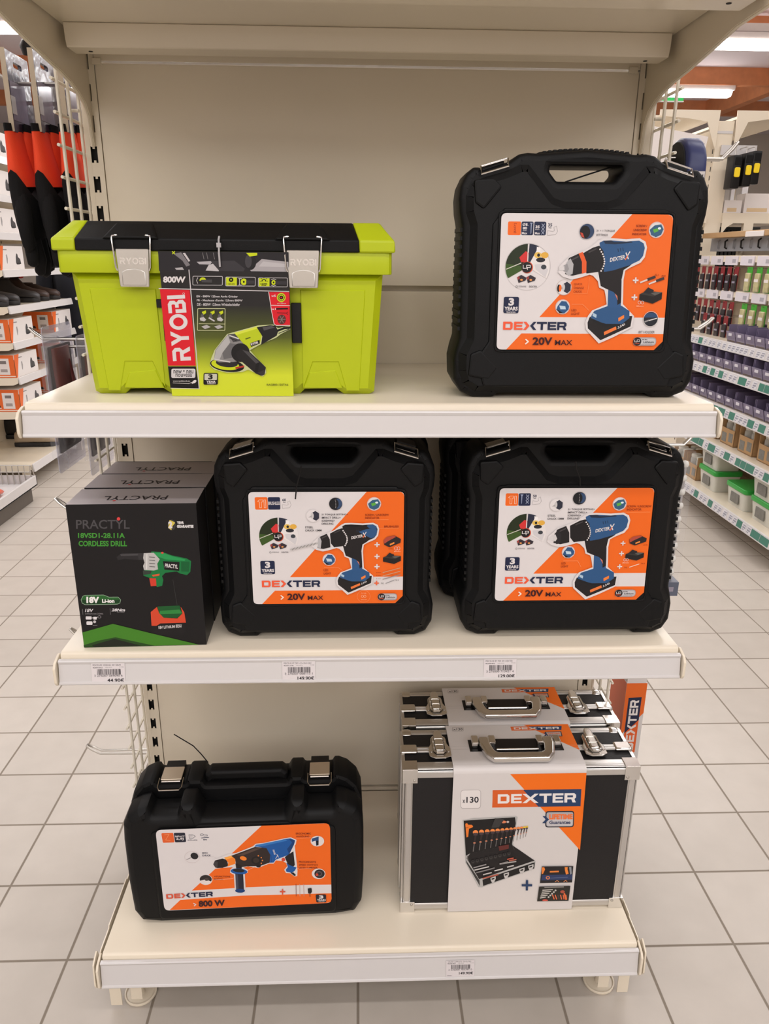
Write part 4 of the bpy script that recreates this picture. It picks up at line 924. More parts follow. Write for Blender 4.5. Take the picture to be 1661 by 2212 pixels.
# ------------------------------------------------------------------ three drill boxes standing in a row
SILV = mat('silver_card', (188, 180, 182), .38, metal=.35, var=.02); CARDB = mat('black_card', (21, 19, 21), .42, var=.03, spec=.3)
BW, BD, BH = .1950, .0815, .2425
bx = None
for i, (lx, ly, rz, lb) in enumerate(((-.3700, -.418, .030, 'black cordless drill box with silver top, frontmost of the row of boxes'), (-.3715, -.3310, .012, 'black drill box with silver top, second of the row of boxes'), (-.3700, -.2475, .004, 'black drill box with silver top, hindmost of the row of boxes'))):
    if bx is None:
        bx = thing('drill_box', lb, 'box', (lx, ly, .7800), rz, 'drill boxes in a row')
        q = MB(); q.box(-BW / 2, BW / 2, 0, BD, 0, BH - .0005, CARDB); q.box(-BW / 2, BW / 2, 0.0003, BD - .0003, BH - .0005, BH, SILV)
        q.box(-BW / 2 + .004, BW / 2 - .02, BD - .0012, BD - .0002, BH, BH + .0004, CARDB); q.build('carton', bx, smooth=0)
        A = Art([(0, 0), (195, 0), (195, 80), (0, 80)], BW, BD)
        A.sub((146, 60), (-1, 0), (0, -1)); A.text('PRACTYL', 0, -1, 98, 20, (40, 36, 40), .012); A.ell(78, -4, 2.6, 2.6, (190, 60, 60)); A.sub(None, None, None)
        A.build('top_print', bx, (0, BD / 2, BH + .0002), (R(-90), 0, 0))
        A = Art([(178, 532), (1338, 520), (1412, 1775), (330, 1812)], BW, BH)
        A.poly([(178, 532), (1338, 520), (1412, 1775), (330, 1812)], (21, 19, 21))
        A.text('PRACTYL', 272, 668, 750, 750, (74, 72, 74), .012); A.ell(652, 660, 15, 15, (214, 66, 66))
        A.text('18VSD1-28.11A', 288, 786, 706, 832, (66, 144, 52), .03); A.text('CORDLESS DRILL', 292, 856, 724, 906, (62, 142, 50), .035)
        A.ell(1122, 714, 36, 48, (60, 58, 56)); A.poly([(1104, 670), (1150, 690), (1150, 720), (1118, 760), (1090, 740)], (210, 190, 80)); A.poly([(1118, 740), (1150, 700), (1152, 716), (1122, 758)], (40, 38, 40)); A.text('2', 1092, 682, 1128, 744, WHITE, .06)
        A.text('YEAR', 1168, 682, 1230, 706, (222, 218, 218), .06); A.text('GUARANTEE', 1168, 714, 1314, 740, (222, 218, 218), .06)
        G1 = (22, 116, 60); G2 = (40, 150, 82)
        A.poly([(630, 1000), (680, 965), (880, 965), (880, 1030), (700, 1018), (640, 1028)], (40, 38, 40)); A.poly([(660, 975), (870, 968), (870, 985), (670, 992)], (70, 68, 70)); A.poly([(820, 968), (880, 966), (880, 1026), (824, 1024)], (52, 50, 52))
        A.poly([(940, 950), (1040, 956), (1120, 985), (1250, 1012), (1288, 1035), (1280, 1130), (1250, 1160), (1190, 1146), (1160, 1128), (1060, 1140), (1030, 1170), (1048, 1220), (1030, 1255), (985, 1268), (930, 1190), (866, 1166), (862, 1130), (900, 1100)], G1)
        A.poly([(950, 962), (1040, 962), (1120, 992), (1240, 1020), (1230, 1034), (1060, 1020), (980, 990)], G2); A.poly([(1200, 1040), (1276, 1040), (1268, 1130), (1200, 1128)], (16, 92, 48))
        A.poly([(872, 966), (960, 962), (1012, 1020), (990, 1060), (996, 1110), (960, 1120), (872, 1116), (864, 1080), (878, 1050), (866, 1010)], (186, 184, 182))
        for k in range(4): A.line([(922, 1000 + k * 28), (968, 1004 + k * 28)], 8, (110, 108, 108))
        A.line([(900, 975), (896, 1110)], 5, (236, 234, 232)); A.poly([(862, 1120), (940, 1124), (930, 1150), (866, 1160)], (52, 60, 54)); A.poly([(940, 1160), (1010, 1148), (1006, 1166), (950, 1174)], (206, 90, 52)); A.poly([(918, 1188), (976, 1190), (980, 1256), (930, 1260)], (206, 62, 44)); A.ell(1036, 962, 12, 9, (206, 70, 60))
        A.poly([(1040, 1036), (1186, 1044), (1182, 1122), (1052, 1112)], BLK); A.text('PRACTYL', 1056, 1056, 1170, 1092, WHITE, .03, 0, 6)
        A.poly([(1052, 1150), (1170, 1150), (1128, 1190), (1166, 1430), (1000, 1440), (1030, 1260)], (18, 17, 19)); A.line([(1126, 1200), (1160, 1425)], 3, (58, 60, 58))
        A.poly([(985, 1440), (1180, 1430), (1205, 1500), (1160, 1540), (1010, 1540)], (24, 84, 40)); A.poly([(1010, 1478), (1180, 1466), (1205, 1500), (1000, 1508)], (46, 130, 60))
        A.poly([(926, 1490), (982, 1444), (1000, 1500), (1040, 1540), (1160, 1545), (1206, 1500), (1190, 1440), (1222, 1490), (1235, 1582), (1010, 1590), (975, 1612), (932, 1612)], (208, 72, 44))
        A.poly([(936, 1614), (975, 1612), (1012, 1590), (1236, 1584), (1230, 1660), (1190, 1692), (980, 1696), (940, 1670)], (24, 22, 24)); A.text('18V LITHIUM', 994, 1614, 1138, 1640, WHITE, .02, 0, -4); A.frame(1146, 1600, 1200, 1628, 3, 3, WHITE); A.text('ION', 1152, 1604, 1194, 1624, WHITE, .02)
        pl = [(306, 1385), (325, 1350), (345, 1342), (510, 1338), (560, 1358), (640, 1356), (664, 1382), (655, 1415), (630, 1424), (345, 1430), (318, 1418)]
        A.poly(pl, (150, 176, 150)); A.poly(offset(ccw(pl), 4), (40, 96, 44)); A.poly([(312, 1385), (660, 1380), (650, 1414), (345, 1426), (320, 1412)], (24, 60, 30)); A.text('18V', 356, 1356, 470, 1414, (236, 232, 230), .06); A.text('Li-ion', 496, 1376, 606, 1410, (236, 232, 230), .05)
        A.line([(320, 1468), (323, 1516)], 4, (110, 108, 110)); A.text('18V', 342, 1464, 418, 1494, (224, 220, 222), .02, .2); A.text('Lithium-ion-2.0Ah', 344, 1502, 504, 1514, (160, 156, 158)); A.line([(565, 1460), (570, 1514)], 4, (110, 108, 110)); A.text('28Nm', 578, 1460, 700, 1486, (224, 220, 222), .03, .25); A.text('DOUBLE', 628, 1488, 694, 1496, (150, 146, 148))
        A.rrect(348, 1532, 400, 1560, 6, (220, 216, 218)); A.rrect(416, 1536, 446, 1560, 5, (220, 216, 218)); A.line([(404, 1546), (450, 1540)], 5, (220, 216, 218)); A.ring(470, 1536, 16, 13, 4, (140, 136, 138)); A.rrect(354, 1576, 408, 1608, 9, (220, 216, 218)); A.ell(427, 1580, 13, 12, (196, 192, 194)); A.line([(412, 1612), (450, 1610)], 3, (150, 146, 148))
        A.poly([(318, 1676), (590, 1597), (960, 1686), (1345, 1775), (330, 1810)], (66, 126, 36)); A.poly([(326, 1790), (460, 1748), (610, 1716), (760, 1748), (960, 1789), (330, 1811)], (36, 70, 26)); A.poly([(400, 1790), (600, 1730), (840, 1790), (420, 1806)], (28, 34, 26))
        A.build('front_print', bx, (0, -.0002, BH / 2))
    else: dup(bx, lb, (lx, ly, .7800), rz)
# ------------------------------------------------------------------ black hammer-drill case
def hammer_case():
    t = thing('drill_case', 'wide black drill case with metal latches and an 800 W label on bottom shelf', 'tool case', (-.2385, -.3785, .1564), .028)
    q = MB(); H = .282
    def prof(top):
        return [(-.168, 0), (.168, 0), (.206, .006), (.219, .030), (.2225, .10), (.2225, .200)] + top + [(-.2225, .200), (-.2225, .10), (-.219, .030), (-.206, .006)]
    back = [(.2205, .232), (.212, .256), (.195, .274), (.178, H), (.168, H), (.164, .273), (.112, .273), (.108, .281), (.085, .281), (.078, .268), (-.076, .268), (-.083, .281), (-.110, .281), (-.114, .273), (-.166, .273), (-.170, H), (-.180, H), (-.197, .274), (-.213, .256), (-.2205, .232)]
    q.slab(rounded(prof(back), .004, 2), [], .066, .132, .008, 2, BLACKP)
    front = [(.2205, .232), (.210, .250), (.190, .262), (.172, .267), (.164, .250), (.118, .250), (.112, .272), (.088, .272), (.074, .240), (-.074, .240), (-.088, .272), (-.114, .272), (-.120, .250), (-.166, .250), (-.174, .267), (-.192, .262), (-.212, .250), (-.2205, .232)]
    q.slab(rounded(prof(front), .005, 2), [], .003, .0675, .016, 3, BLACKP)
    q.box(-.078, .078, .060, .075, .20, .241, BLACKP)
    q.slab(rounded(rect2(-.17, .015, .17, .222), .012, 3), [], -.0005, .03, .004, 2, BLACKP)
    q.slab(rounded([(-.095, .222), (.095, .222), (.082, .233), (-.082, .233)], .003, 2), [], .001, .03, .003, 2, BLACKP)
    q.build('case_body', t, smooth=35)
    q = MB()
    q.slab(rounded([(-.079, .262), (-.079, .281), (-.068, .291), (.068, .291), (.079, .281), (.079, .262), (.070, .262), (.064, .268), (-.064, .268), (-.070, .262)], .004, 2), [], .078, .108, .007, 3, BLACKP)
    q.build('handle', t, smooth=40)
    for cx in (-.142, .140):
        q = MB(); w_ = .0195
        q.slab(rounded([(cx - w_, .074), (cx + w_, .074), (cx + w_, .112), (cx - w_, .112)], .0015, 2), [], .277, .2795, .0008, 1, mat('dull_steel', (206, 192, 172), .45, metal=.8, var=.08), axis='z')
        q.box(cx - w_ + .002, cx + w_ - .002, .108, .1345, .262, .277, BLACKS)
        w2 = .0225
        q.tube([(cx - w2, .080, .278), (cx - w2, .058, .2735), (cx - w2 + .004, .052, .272), (cx + w2 - .004, .052, .272), (cx + w2, .058, .2735), (cx + w2, .080, .278)], .0013, CHROME, 6)
        q.tube([(cx - w_ + .002, .072, .276), (cx + w_ - .002, .072, .276)], .0016, CHROME, 6)
        q.build('latch', t, smooth=35)
    q = MB(); q.tube([(-.077, .110, .288), (-.090, .115, .304), (-.105, .12, .320), (-.125, .122, .334), (-.141, .124, .345)], .0011, BLACKS, 5); q.build('zip_tie', t)
    A = Art([(62, 118), (1562, 56), (1574, 752), (133, 828)], .3185, .189)
    A.poly(rounded([(62, 118), (1562, 56), (1574, 752), (133, 828)], 48, 5), WHITE)
    A.poly([(978, 80), (1530, 58), (1554, 70), (1564, 100), (1571, 592), (1340, 596), (860, 618), (372, 650)], ORANGE)
    A.poly([(272, 732), (800, 692), (1572, 668), (1574, 715), (1565, 742), (1530, 754), (810, 792), (178, 822)], ORANGE)
    A.poly(rounded([(112, 145), (216, 142), (228, 226), (126, 230)], 10, 3), (222, 96, 44)); A.line([(140, 160), (180, 155), (150, 205), (190, 210)], 4, (240, 150, 100))
    A.poly(rounded([(220, 142), (318, 140), (328, 222), (232, 226)], 10, 3), (34, 36, 50)); A.text('IMPACT', 232, 166, 316, 180, WHITE, .03); A.text('2,9J', 240, 184, 306, 208, WHITE, .03)
    A.line([(352, 158), (386, 158), (408, 172), (388, 188), (354, 188), (352, 158)], 3, NAVY); A.line([(360, 166), (384, 166)], 2, NAVY); A.line([(360, 178), (384, 178)], 2, NAVY); A.text('AUTO-LOCK', 340, 200, 426, 212, NAVY, .01)
    A.ring(464, 158, 16, 10, 3, NAVY); A.line([(480, 158), (510, 158), (512, 168), (480, 170)], 3, NAVY); A.line([(460, 186), (524, 182)], 5, NAVY); A.text('6m', 476, 194, 508, 206, NAVY, .03)
    A.ring(378, 354, 66, 52, 2.5, (204, 190, 190)); A.ell(398, 344, 34, 28, (34, 33, 36), rot=20); A.line([(330, 376), (366, 360)], 4, (90, 84, 88)); A.text('SDS+', 464, 312, 516, 324, NAVY, .02); A.text('CHUCK', 464, 332, 540, 346, NAVY, .02); A.line([(444, 352), (560, 348), (590, 366)], 1.5, (200, 192, 192))
    D = (116, 40, 24)
    for cx, cy, k in ((494, 552, 0), (1455, 212, 1), (1464, 496, 2)):
        A.ell(cx, cy, 58, 46, (224, 214, 212)); A.ring(cx, cy, 58, 46, 4, WHITE)
        if k == 0: A.ell(cx, cy - 4, 52, 38, (42, 38, 38), 160, 390); A.ell(cx + 8, cy - 4, 18, 14, (70, 60, 56))
        elif k == 1: A.poly([(cx - 48, cy - 22), (cx + 12, cy - 40), (cx + 10, cy + 34), (cx - 10, cy + 40), (cx - 14, cy - 4), (cx - 46, cy + 6)], (40, 74, 120)); A.poly([(cx - 10, cy - 4), (cx + 10, cy - 4), (cx + 10, cy + 34), (cx - 6, cy + 38)], BLK)
        else: A.ell(cx + 8, cy, 44, 38, (40, 38, 40)); A.ring(cx + 4, cy, 26, 22, 8, (90, 80, 80)); A.ell(cx - 14, cy + 8, 12, 12, (190, 70, 50))
    A.text('ERGONOMIC', 1272, 138, 1402, 154, D, .01); A.text('HANDLING', 1276, 164, 1386, 178, D, .01); A.line([(1270, 186), (1398, 182)], 2, (248, 170, 130))
    A.lines(['PROGRESSIVE', 'SPEED SWITCH', 'WITH LIMITER'], 1296, 386, 1456, 26, 15, D, .01); A.line([(1180, 390), (1300, 456), (1404, 448)], 2, (248, 190, 160)); A.lines(['4 FUNCTIONS', 'BUTTON'], 568, 516, 706, 24, 14, D, .01); A.line([(552, 552), (720, 542), (850, 470), (950, 420)], 2.5, (248, 190, 160))
    # hammer drill
    A.poly([(545, 420), (560, 375), (690, 325), (760, 315), (900, 258), (930, 234), (1000, 226), (1180, 185), (1230, 178), (1278, 200), (1270, 240), (1262, 250), (1284, 470), (1282, 516), (1258, 520), (1222, 492), (1186, 490), (1170, 462), (1196, 430), (1186, 400), (1150, 384), (1100, 380), (1080, 408), (1040, 408), (980, 432), (950, 446), (860, 432), (820, 444), (856, 462), (858, 488), (832, 500), (838, 648), (800, 672), (745, 656), (738, 506), (704, 488), (708, 460), (730, 440), (640, 446), (580, 454)], WHITE)
    HB = (26, 86, 158); HD = (18, 60, 116); K = (32, 28, 30)
    A.poly([(560, 416), (575, 382), (640, 364), (680, 376), (690, 430), (640, 446), (590, 448)], K); A.poly([(560, 416), (575, 386), (600, 394), (596, 444), (580, 446)], (62, 58, 60)); A.poly([(655, 356), (720, 338), (752, 372), (752, 410), (684, 434), (690, 400)], (240, 128, 40)); A.poly([(655, 356), (720, 338), (736, 352), (672, 374)], (248, 166, 70))
    A.poly([(716, 340), (920, 262), (1020, 270), (1060, 340), (1045, 400), (960, 430), (850, 432), (800, 440), (756, 410), (750, 368)], (48, 38, 36)); A.poly([(760, 336), (920, 274), (980, 272), (820, 336)], (84, 66, 58)); A.ell(820, 362, 30, 18, (238, 130, 46), rot=16); A.ell(930, 380, 42, 36, (28, 25, 26)); A.ell(930, 380, 26, 22, (58, 46, 40))
    for a in range(5): A.ell(930 + 54 * math.cos(a * .6 - 1.2), 380 + 44 * math.sin(a * .6 - 1.2), 6, 6, (226, 130, 60))
    A.ell(950, 428, 20, 14, (24, 22, 24))
    A.poly([(916, 256), (934, 242), (1000, 234), (1180, 192), (1226, 186), (1266, 204), (1256, 240), (1210, 330), (1100, 372), (1080, 398), (1046, 400), (1052, 330), (1020, 272)], HB); A.poly([(1210, 190), (1266, 204), (1256, 240), (1214, 326), (1196, 280), (1240, 222)], HD); A.poly([(934, 244), (1180, 194), (1200, 206), (1000, 252), (920, 262)], (52, 116, 186)); A.line([(1058, 330), (1062, 394)], 4, HD)
    A.poly([(1176, 350), (1214, 322), (1250, 300), (1262, 420), (1240, 440), (1200, 410)], (30, 28, 32)); A.poly([(1188, 398), (1216, 420), (1250, 432), (1276, 440), (1260, 470), (1236, 486), (1190, 478), (1184, 460), (1202, 436)], HB); A.poly([(1222, 486), (1250, 484), (1272, 508), (1256, 514)], K); A.ell(1164, 372, 16, 16, (206, 70, 50))
    A.sub((1076, 286), (.28, .96), (-.98, .2)); A.text('DEXTER', 0, -10, 46, 4, WHITE, .03); A.sub(None, None, None); A.line([(1108, 326), (1124, 352)], 4, WHITE); A.line([(1118, 332), (1098, 362)], 4, WHITE)
    A.poly([(752, 406), (806, 430), (806, 470), (760, 466)], K); A.ell(782, 476, 72, 26, HB, rot=4); A.ell(780, 468, 50, 16, K, rot=4); A.poly([(750, 496), (818, 500), (824, 640), (756, 642)], (36, 38, 52)); A.poly([(752, 500), (772, 502), (778, 640), (758, 640)], (66, 68, 84)); A.ell(790, 645, 42, 18, HD)
    logo(A, (148, 680), (404, -26), (4, 40), (214, 84, 56), NAVY)
    A.line([(388, 758), (408, 768), (392, 780)], 7, WHITE); A.text('800 W', 432, 736, 660, 790, (52, 22, 30), .04, 0, -3)
    A.plus(1155, 652, 24, 11, (214, 84, 56))
    for x, c in ((1270, (120, 60, 50)), (1302, (200, 170, 160)), (1336, (200, 160, 150))): A.line([(x, 585), (x + 2, 690)], 4, c)
    A.poly(rounded([(1370, 622), (1404, 618), (1406, 652), (1396, 668), (1374, 666)], 6, 2), (30, 28, 30)); A.line([(1388, 664), (1390, 694)], 5, (60, 56, 58))
    A.poly(rounded([(1438, 676), (1526, 674), (1528, 742), (1444, 744)], 10, 3), (30, 30, 44)); A.text('3', 1466, 682, 1504, 710, WHITE, .05); A.text('YEARS', 1450, 714, 1524, 732, WHITE, .03); A.text('Guarantee', 1462, 735, 1512, 740, WHITE, .02)
    A.build('label_sticker', t, (.0005, -.0012, .1335), (0, R(-.2), 0))
hammer_case()

# ------------------------------------------------------------------ aluminium tool cases in paper sleeves
ALU = mat('brushed_aluminium', (206, 203, 200), .34, metal=.9, var=.03, scale=80); PANEL = mat('black_case_panel', (27, 25, 26), .55, var=.1, bump=.5, bscale=260, spec=.3); PAPER = mat('white_sleeve_card', (213, 207, 205), .42, var=.01)
def alu_case(label, loc):
    W, H, D = .440, .3335, .131; h = W / 2
    t = thing('aluminium_case', label, 'tool case', loc)
    q = MB(); q.box(-h + .004, h - .004, .0025, D - .0025, .004, H - .003, PANEL); q.build('case_body', t, smooth=0)
    q = MB(); fw, r = .0165, .0115
    for y0, y1 in ((0, .030), (D - .022, D)):
        f = y0 == 0
        a, b = (y0, y0 + .0022) if f else (y1 - .0022, y1)
        q.slab(rect2(-h + .006, .006, h - .006, H - .006), [rect2(-h + fw, .012, h - fw, H - fw - .002)], a, b, .0006, 1, ALU)
        for x in (-h + r, h - r): q.tube([(x, y0 + r if f else y1 - r, .01), (x, y0 + r if f else y1 - r, H - .01)], r, ALU, 16)
        for z in (r, H - r): q.tube([(-h + .01, y0 + r if f else y1 - r, z), (h - .01, y0 + r if f else y1 - r, z)], r, ALU, 16)
        for x in (-h, h - .002): q.box(x, x + .002, y0 + .005, y1 - .004, .008, H - .008, ALU)
    q.box(-h + .002, h - .002, .012, .0245 if False else .0225, H - .0035, H - .0005, ALU)
    q.box(-h + .002, h - .002, D - .016, D - .008, H - .0035, H - .0005, ALU)
    for y in (.056, .064):      # double seam bead round the opening
        q.tube([(-h + .008, y, H - .001), (h - .008, y, H - .001)], .0035, ALU, 8)
        for x in (-h + .001, h - .001): q.tube([(x, y, .008), (x, y, H - .006)], .0035, ALU, 8)
    for x in (-h + .002, h - .002): q.box(x - .003, x + .003, .01, D - .01, H - .012, H - .0008, ALU)
    q.build('edge_trim', t, smooth=40)
    for m in (-1, 1):
        for z in (0, 1):
            for y in (0, 1):
                q = MB(); s_ = .033
                x0 = m * (h + .0012); x1 = m * (h - s_ + .006); z0 = -.0003 if z == 0 else H + .0012; z1 = s_ - .008 if z == 0 else H - s_ + .004; y0 = -.0014 if y == 0 else D + .0012; y1 = .026 if y == 0 else D - .024
                q.box(min(x0, x1), max(x0, x1), min(y0, y1), max(y0, y1), min(z0, z1), max(z0, z1), CHROME)
                if y == 0: q.lathe([(.0028, 0), (.0028, .0012), (.0014, .0018)], ZINC, Matrix.Translation((x1 + m * .006, y0, z1 + (.006 if z else -.006))) @ Matrix.Rotation(R(90), 4, 'X'), 10)
                q.build('corner_cap', t, bevel=.0105, bseg=4, smooth=60)
        q = MB(); q.box(m * (h - .014) - .0165, m * (h - .014) + .0165, .048, .073, H - .003, H + .0042, CHROME); q.build('seam_cap', t, bevel=.0035, smooth=60)
    for cx in (-.148, .1485):
        q = MB(); z = H + .0012
        q.slab(rounded([(cx - .021, .034), (cx - .010, .028), (cx + .010, .028), (cx + .021, .034), (cx + .021, .058), (cx + .016, .070), (cx + .015, .088), (cx + .010, .097), (cx - .010, .097), (cx - .015, .088), (cx - .016, .070), (cx - .021, .058)], .003, 2), [], z, z + .004, .0015, 2, CHROME, axis='z')
        q.slab(rounded([(cx - .0085, .044), (cx + .0085, .044), (cx + .0085, .100), (cx + .005, .108), (cx - .005, .108), (cx - .0085, .100)], .004, 3), [], z + .003, z + .010, .003, 3, CHROME, axis='z')
        for y in (.060, .078): q.box(cx - .0088, cx + .0088, y, y + .0016, z + .008, z + .0108, CHROME)
        q.tube([(cx - .0115, .086, z + .006), (cx - .0115, .046, z + .007), (cx - .006, .0385, z + .007), (cx + .006, .0385, z + .007), (cx + .0115, .046, z + .007), (cx + .0115, .086, z + .006)], .0021, CHROME, 8)
        for x in (cx - .016, cx + .016): q.lathe([(.003, 0), (.0025, .0018)], CHROME, Matrix.Translation((x, .046, z + .004)), 10)
        q.build('latch', t, smooth=40)
    # folding handle
    q = MB(); z = H + .010
    pts = [(-.072, .074), (-.072, .052), (-.064, .020), (-.052, .006), (.052, .006), (.064, .020), (.072, .052), (.072, .074)]
    ins = [(-.051, .074), (-.051, .050), (-.046, .030), (-.040, .026), (.040, .026), (.046, .030), (.051, .050), (.051, .074)]
    q.slab(rounded(pts + list(reversed(ins)), .005, 2), [], z - .004, z + .009, .0045, 3, CHROME, axis='z')
    for m in (-1, 1):
        for x in (m * .079, m * .046): q.rbox(x - .0065, x + .0065, .056, .080, H + .003, H + .017, CHROME, .003)
        q.box(min(m * .045, m * .090), max(m * .045, m * .090), .048, .084, H + .0025, H + .0032, BLACKS)
    q.box(-.046, .046, .030, .082, H + .0025, H + .006, BLACKS); q.tube([(-.04, .046, H + .008), (.04, .046, H + .008)], .002, CHROME, 6)
    q.build('handle', t, smooth=40)
    # paper sleeve: front, fold and top
    s0, s1 = -.1275, .1195; cx = (s0 + s1) / 2; w_ = s1 - s0
    q = MB(); rr = .011; rings = []
    for k in range(6):
        a = R(90 * k / 5); y = -.0026 + rr * (1 - math.cos(a)); zz = H + .0022 - rr + rr * math.sin(a)
        rings.append([Vector((s0, y, zz)), Vector((s1, y, zz)), Vector((s1, y + .0005, zz - .0005)), Vector((s0, y + .0005, zz - .0005))])
    q.loft(rings, PAPER); q.box(s0, s1, -.0026, -.0021, .001, H + .0022 - rr, PAPER); q.box(s0, s1, rr - .0026, D + .002, H + .0016, H + .0022, PAPER); q.box(s0, s1, D + .0015, D + .002, .2, H + .002, PAPER)
    sl = q.build('paper_sleeve', t, smooth=30)
    hF = H + .0022 - rr - .001
    A = Art([(112, 30), (1508, 30), (1393, 1485), (62, 1518)], w_, hF); OR2 = (240, 112, 22); NV = (36, 60, 98)
    A.poly([(712, 38), (1508, 38), (1464, 852)], OR2)
    A.rrect(190, 200, 407, 398, 34, (168, 160, 160)); A.rrect(194, 203, 402, 392, 30, (226, 220, 218)); A.text('x', 212, 302, 238, 338, (44, 42, 50), .02); A.text('130', 252, 272, 384, 336, (44, 42, 50), .02)
    A.poly([(532, 206), (1462, 204), (1456, 384), (528, 390)], OR2); A.frame(530, 206, 1460, 388, 4, 5, (214, 96, 40)); A.poly([(852, 206), (1460, 205), (1455, 384), (1018, 387)], NV)
    logo(A, (586, 250), (820, -4), (0, 98), (232, 226, 224), (232, 226, 224), True)
    A.rrect(1092, 434, 1392, 606, 30, (40, 42, 54)); A.rrect(1104, 446, 1382, 596, 22, (176, 172, 174)); A.rrect(1112, 520, 1376, 590, 14, (196, 192, 194)); A.text('LIFETIME', 1132, 466, 1378, 522, (234, 116, 60), .06); A.text('Guarantee', 1134, 534, 1356, 572, (34, 48, 86), .03); A.poly([(1062, 486), (1092, 486), (1132, 522), (1088, 562), (1060, 560), (1096, 522)], NV)
    # open case picture
    K = (27, 25, 26); SV = (180, 178, 176)
    A.poly([(214, 520), (330, 500), (780, 482), (800, 492), (790, 570), (756, 760), (770, 840), (1000, 966), (990, 1050), (430, 1250), (392, 1246), (250, 980), (246, 912)], SV)
    A.poly([(226, 526), (772, 494), (782, 560), (744, 790), (300, 880), (254, 905)], K); A.poly([(262, 930), (300, 880), (744, 790), (990, 960), (400, 1160)], (32, 29, 30)); A.poly([(254, 950), (404, 1172), (410, 1236), (262, 985)], (60, 58, 58)); A.poly([(436, 1166), (992, 978), (986, 1044), (444, 1234)], K)
    A.poly([(244, 560), (262, 550), (275, 570), (310, 570), (328, 586), (320, 600), (284, 612), (276, 700), (258, 706)], (236, 124, 48)); A.line([(250, 604), (276, 600)], 4, (60, 40, 30))
    for i in range(13):
        x = 354 + 66 * i * (1 - i * .026); y = 652 - 5.2 * i * (1.0 - i * .01); s_ = 1 - i * .042
        A.ell(x, y, 28 * s_, 24 * s_, (238, 140, 74) if i < 11 else (226, 190, 60)); A.rect(x - 22 * s_, y + 6, x + 22 * s_, y + 34 * s_, (74, 60, 64)); A.poly([(x - 8 * s_, y + 34 * s_), (x + 12 * s_, y + 34 * s_), (x - 2, y + 110 * s_), (x - 18 * s_, y + 108 * s_)], (52, 42, 42)); A.ell(x - 10 * s_, y + 114 * s_, 14 * s_, 8 * s_, (206, 130, 96)); A.line([(x - 12 * s_, y + 120 * s_), (x - 22 * s_, y + 205 * s_)], 8 * s_, (120, 116, 114))
    A.ell(650, 540, 30, 14, (220, 130, 90)); A.ell(696, 540, 14, 12, (190, 176, 170)); A.poly([(600, 800), (710, 782), (712, 826), (612, 850)], (96, 44, 40)); A.poly([(560, 500), (660, 510), (600, 600), (520, 600)], (58, 56, 56))
    for i in range(9): A.ell(330 + i * 48, 966 - i * 11, 17, 20, (58, 55, 55)); A.ell(330 + i * 48, 960 - i * 11, 9, 8, (24, 22, 22))
    for a, b, c in (((350, 1056), (500, 1020), (200, 196, 194)), ((340, 1030), (470, 996), (150, 146, 146)), ((566, 1064), (648, 1044), (206, 202, 200)), ((444, 1106), (530, 1084), (196, 190, 186)), ((370, 1084), (560, 1034), (130, 126, 126)), ((620, 990), (790, 964), (170, 166, 164)), ((700, 1024), (764, 1008), (196, 192, 190)), ((440, 1146), (600, 1106), (180, 90, 70)), ((640, 984), (700, 968), (140, 136, 134)), ((700, 940), (760, 928), (190, 90, 70)), ((720, 956), (790, 942), (180, 100, 80))): A.line([a, b], 13, c)
    for x, y in ((520, 1140), (660, 1096), (826, 1046), (920, 1010)): A.poly([(x, y), (x + 56, y - 18), (x + 58, y + 10), (x + 40, y + 50), (x + 18, y + 54), (x + 4, y + 26)], (196, 192, 190)); A.poly([(x + 12, y + 8), (x + 44, y - 2), (x + 42, y + 14), (x + 14, y + 22)], K)
    A.line([(744, 782), (770, 836)], 6, (60, 58, 58)); A.line([(268, 900), (276, 950)], 8, (120, 116, 114))
    A.plus(912, 1222, 56, 24, NV)
    A.poly([(1066, 1018), (1396, 1016), (1388, 1192), (1050, 1198)], (34, 30, 32)); A.poly([(1070, 1110), (1390, 1104), (1388, 1160), (1062, 1168)], (44, 58, 98)); A.poly([(1066, 1028), (1090, 1026), (1100, 1050), (1080, 1096), (1066, 1100)], (236, 130, 54)); A.poly([(1150, 1068), (1246, 1064), (1246, 1080), (1150, 1084)], (232, 130, 60)); A.poly([(1306, 1026), (1338, 1026), (1336, 1050), (1350, 1096), (1322, 1106), (1310, 1060)], (236, 134, 56)); A.poly([(1352, 1026), (1376, 1024), (1382, 1096), (1366, 1108)], (140, 144, 152)); A.ring(1132, 1140, 22, 18, 9, (220, 130, 80)); A.line([(1210, 1182), (1230, 1170), (1250, 1182)], 6, (220, 140, 90)); A.line([(1300, 1182), (1320, 1168), (1336, 1182)], 6, (220, 140, 90)); A.line([(1160, 1142), (1340, 1134)], 8, (84, 96, 130))
    A.poly([(1042, 1236), (1372, 1228), (1356, 1390), (1024, 1396)], (40, 38, 34)); A.line([(1100, 1244), (1300, 1238)], 10, (150, 146, 142))
    for i in range(5): A.line([(1080 - i * 6, 1274 + i * 21), (1184 - i * 18, 1268 + i * 20)], 9, (206, 202, 196)); A.ell(1216 - i * 18, 1276 + i * 18, 10, 9, (196, 192, 188))
    for i in range(6): A.line([(1186 + i * 28, 1326), (1204 + i * 26, 1370)], 11, (222, 108, 70) if i != 2 else (70, 60, 56))
    A.line([(1310, 1310), (1330, 1372)], 16, (226, 110, 60)); A.ell(1108, 1382, 30, 10, (206, 90, 76)); A.ell(1290, 1290, 24, 16, (170, 80, 60))
    A.build('front_print', sl, (cx, -.0028, .001 + hF / 2))
    hT = D + .002 - (rr - .0026)
    A = Art([(355, 350), (1118, 345), (1196, 600), (400, 606)], w_, hT)
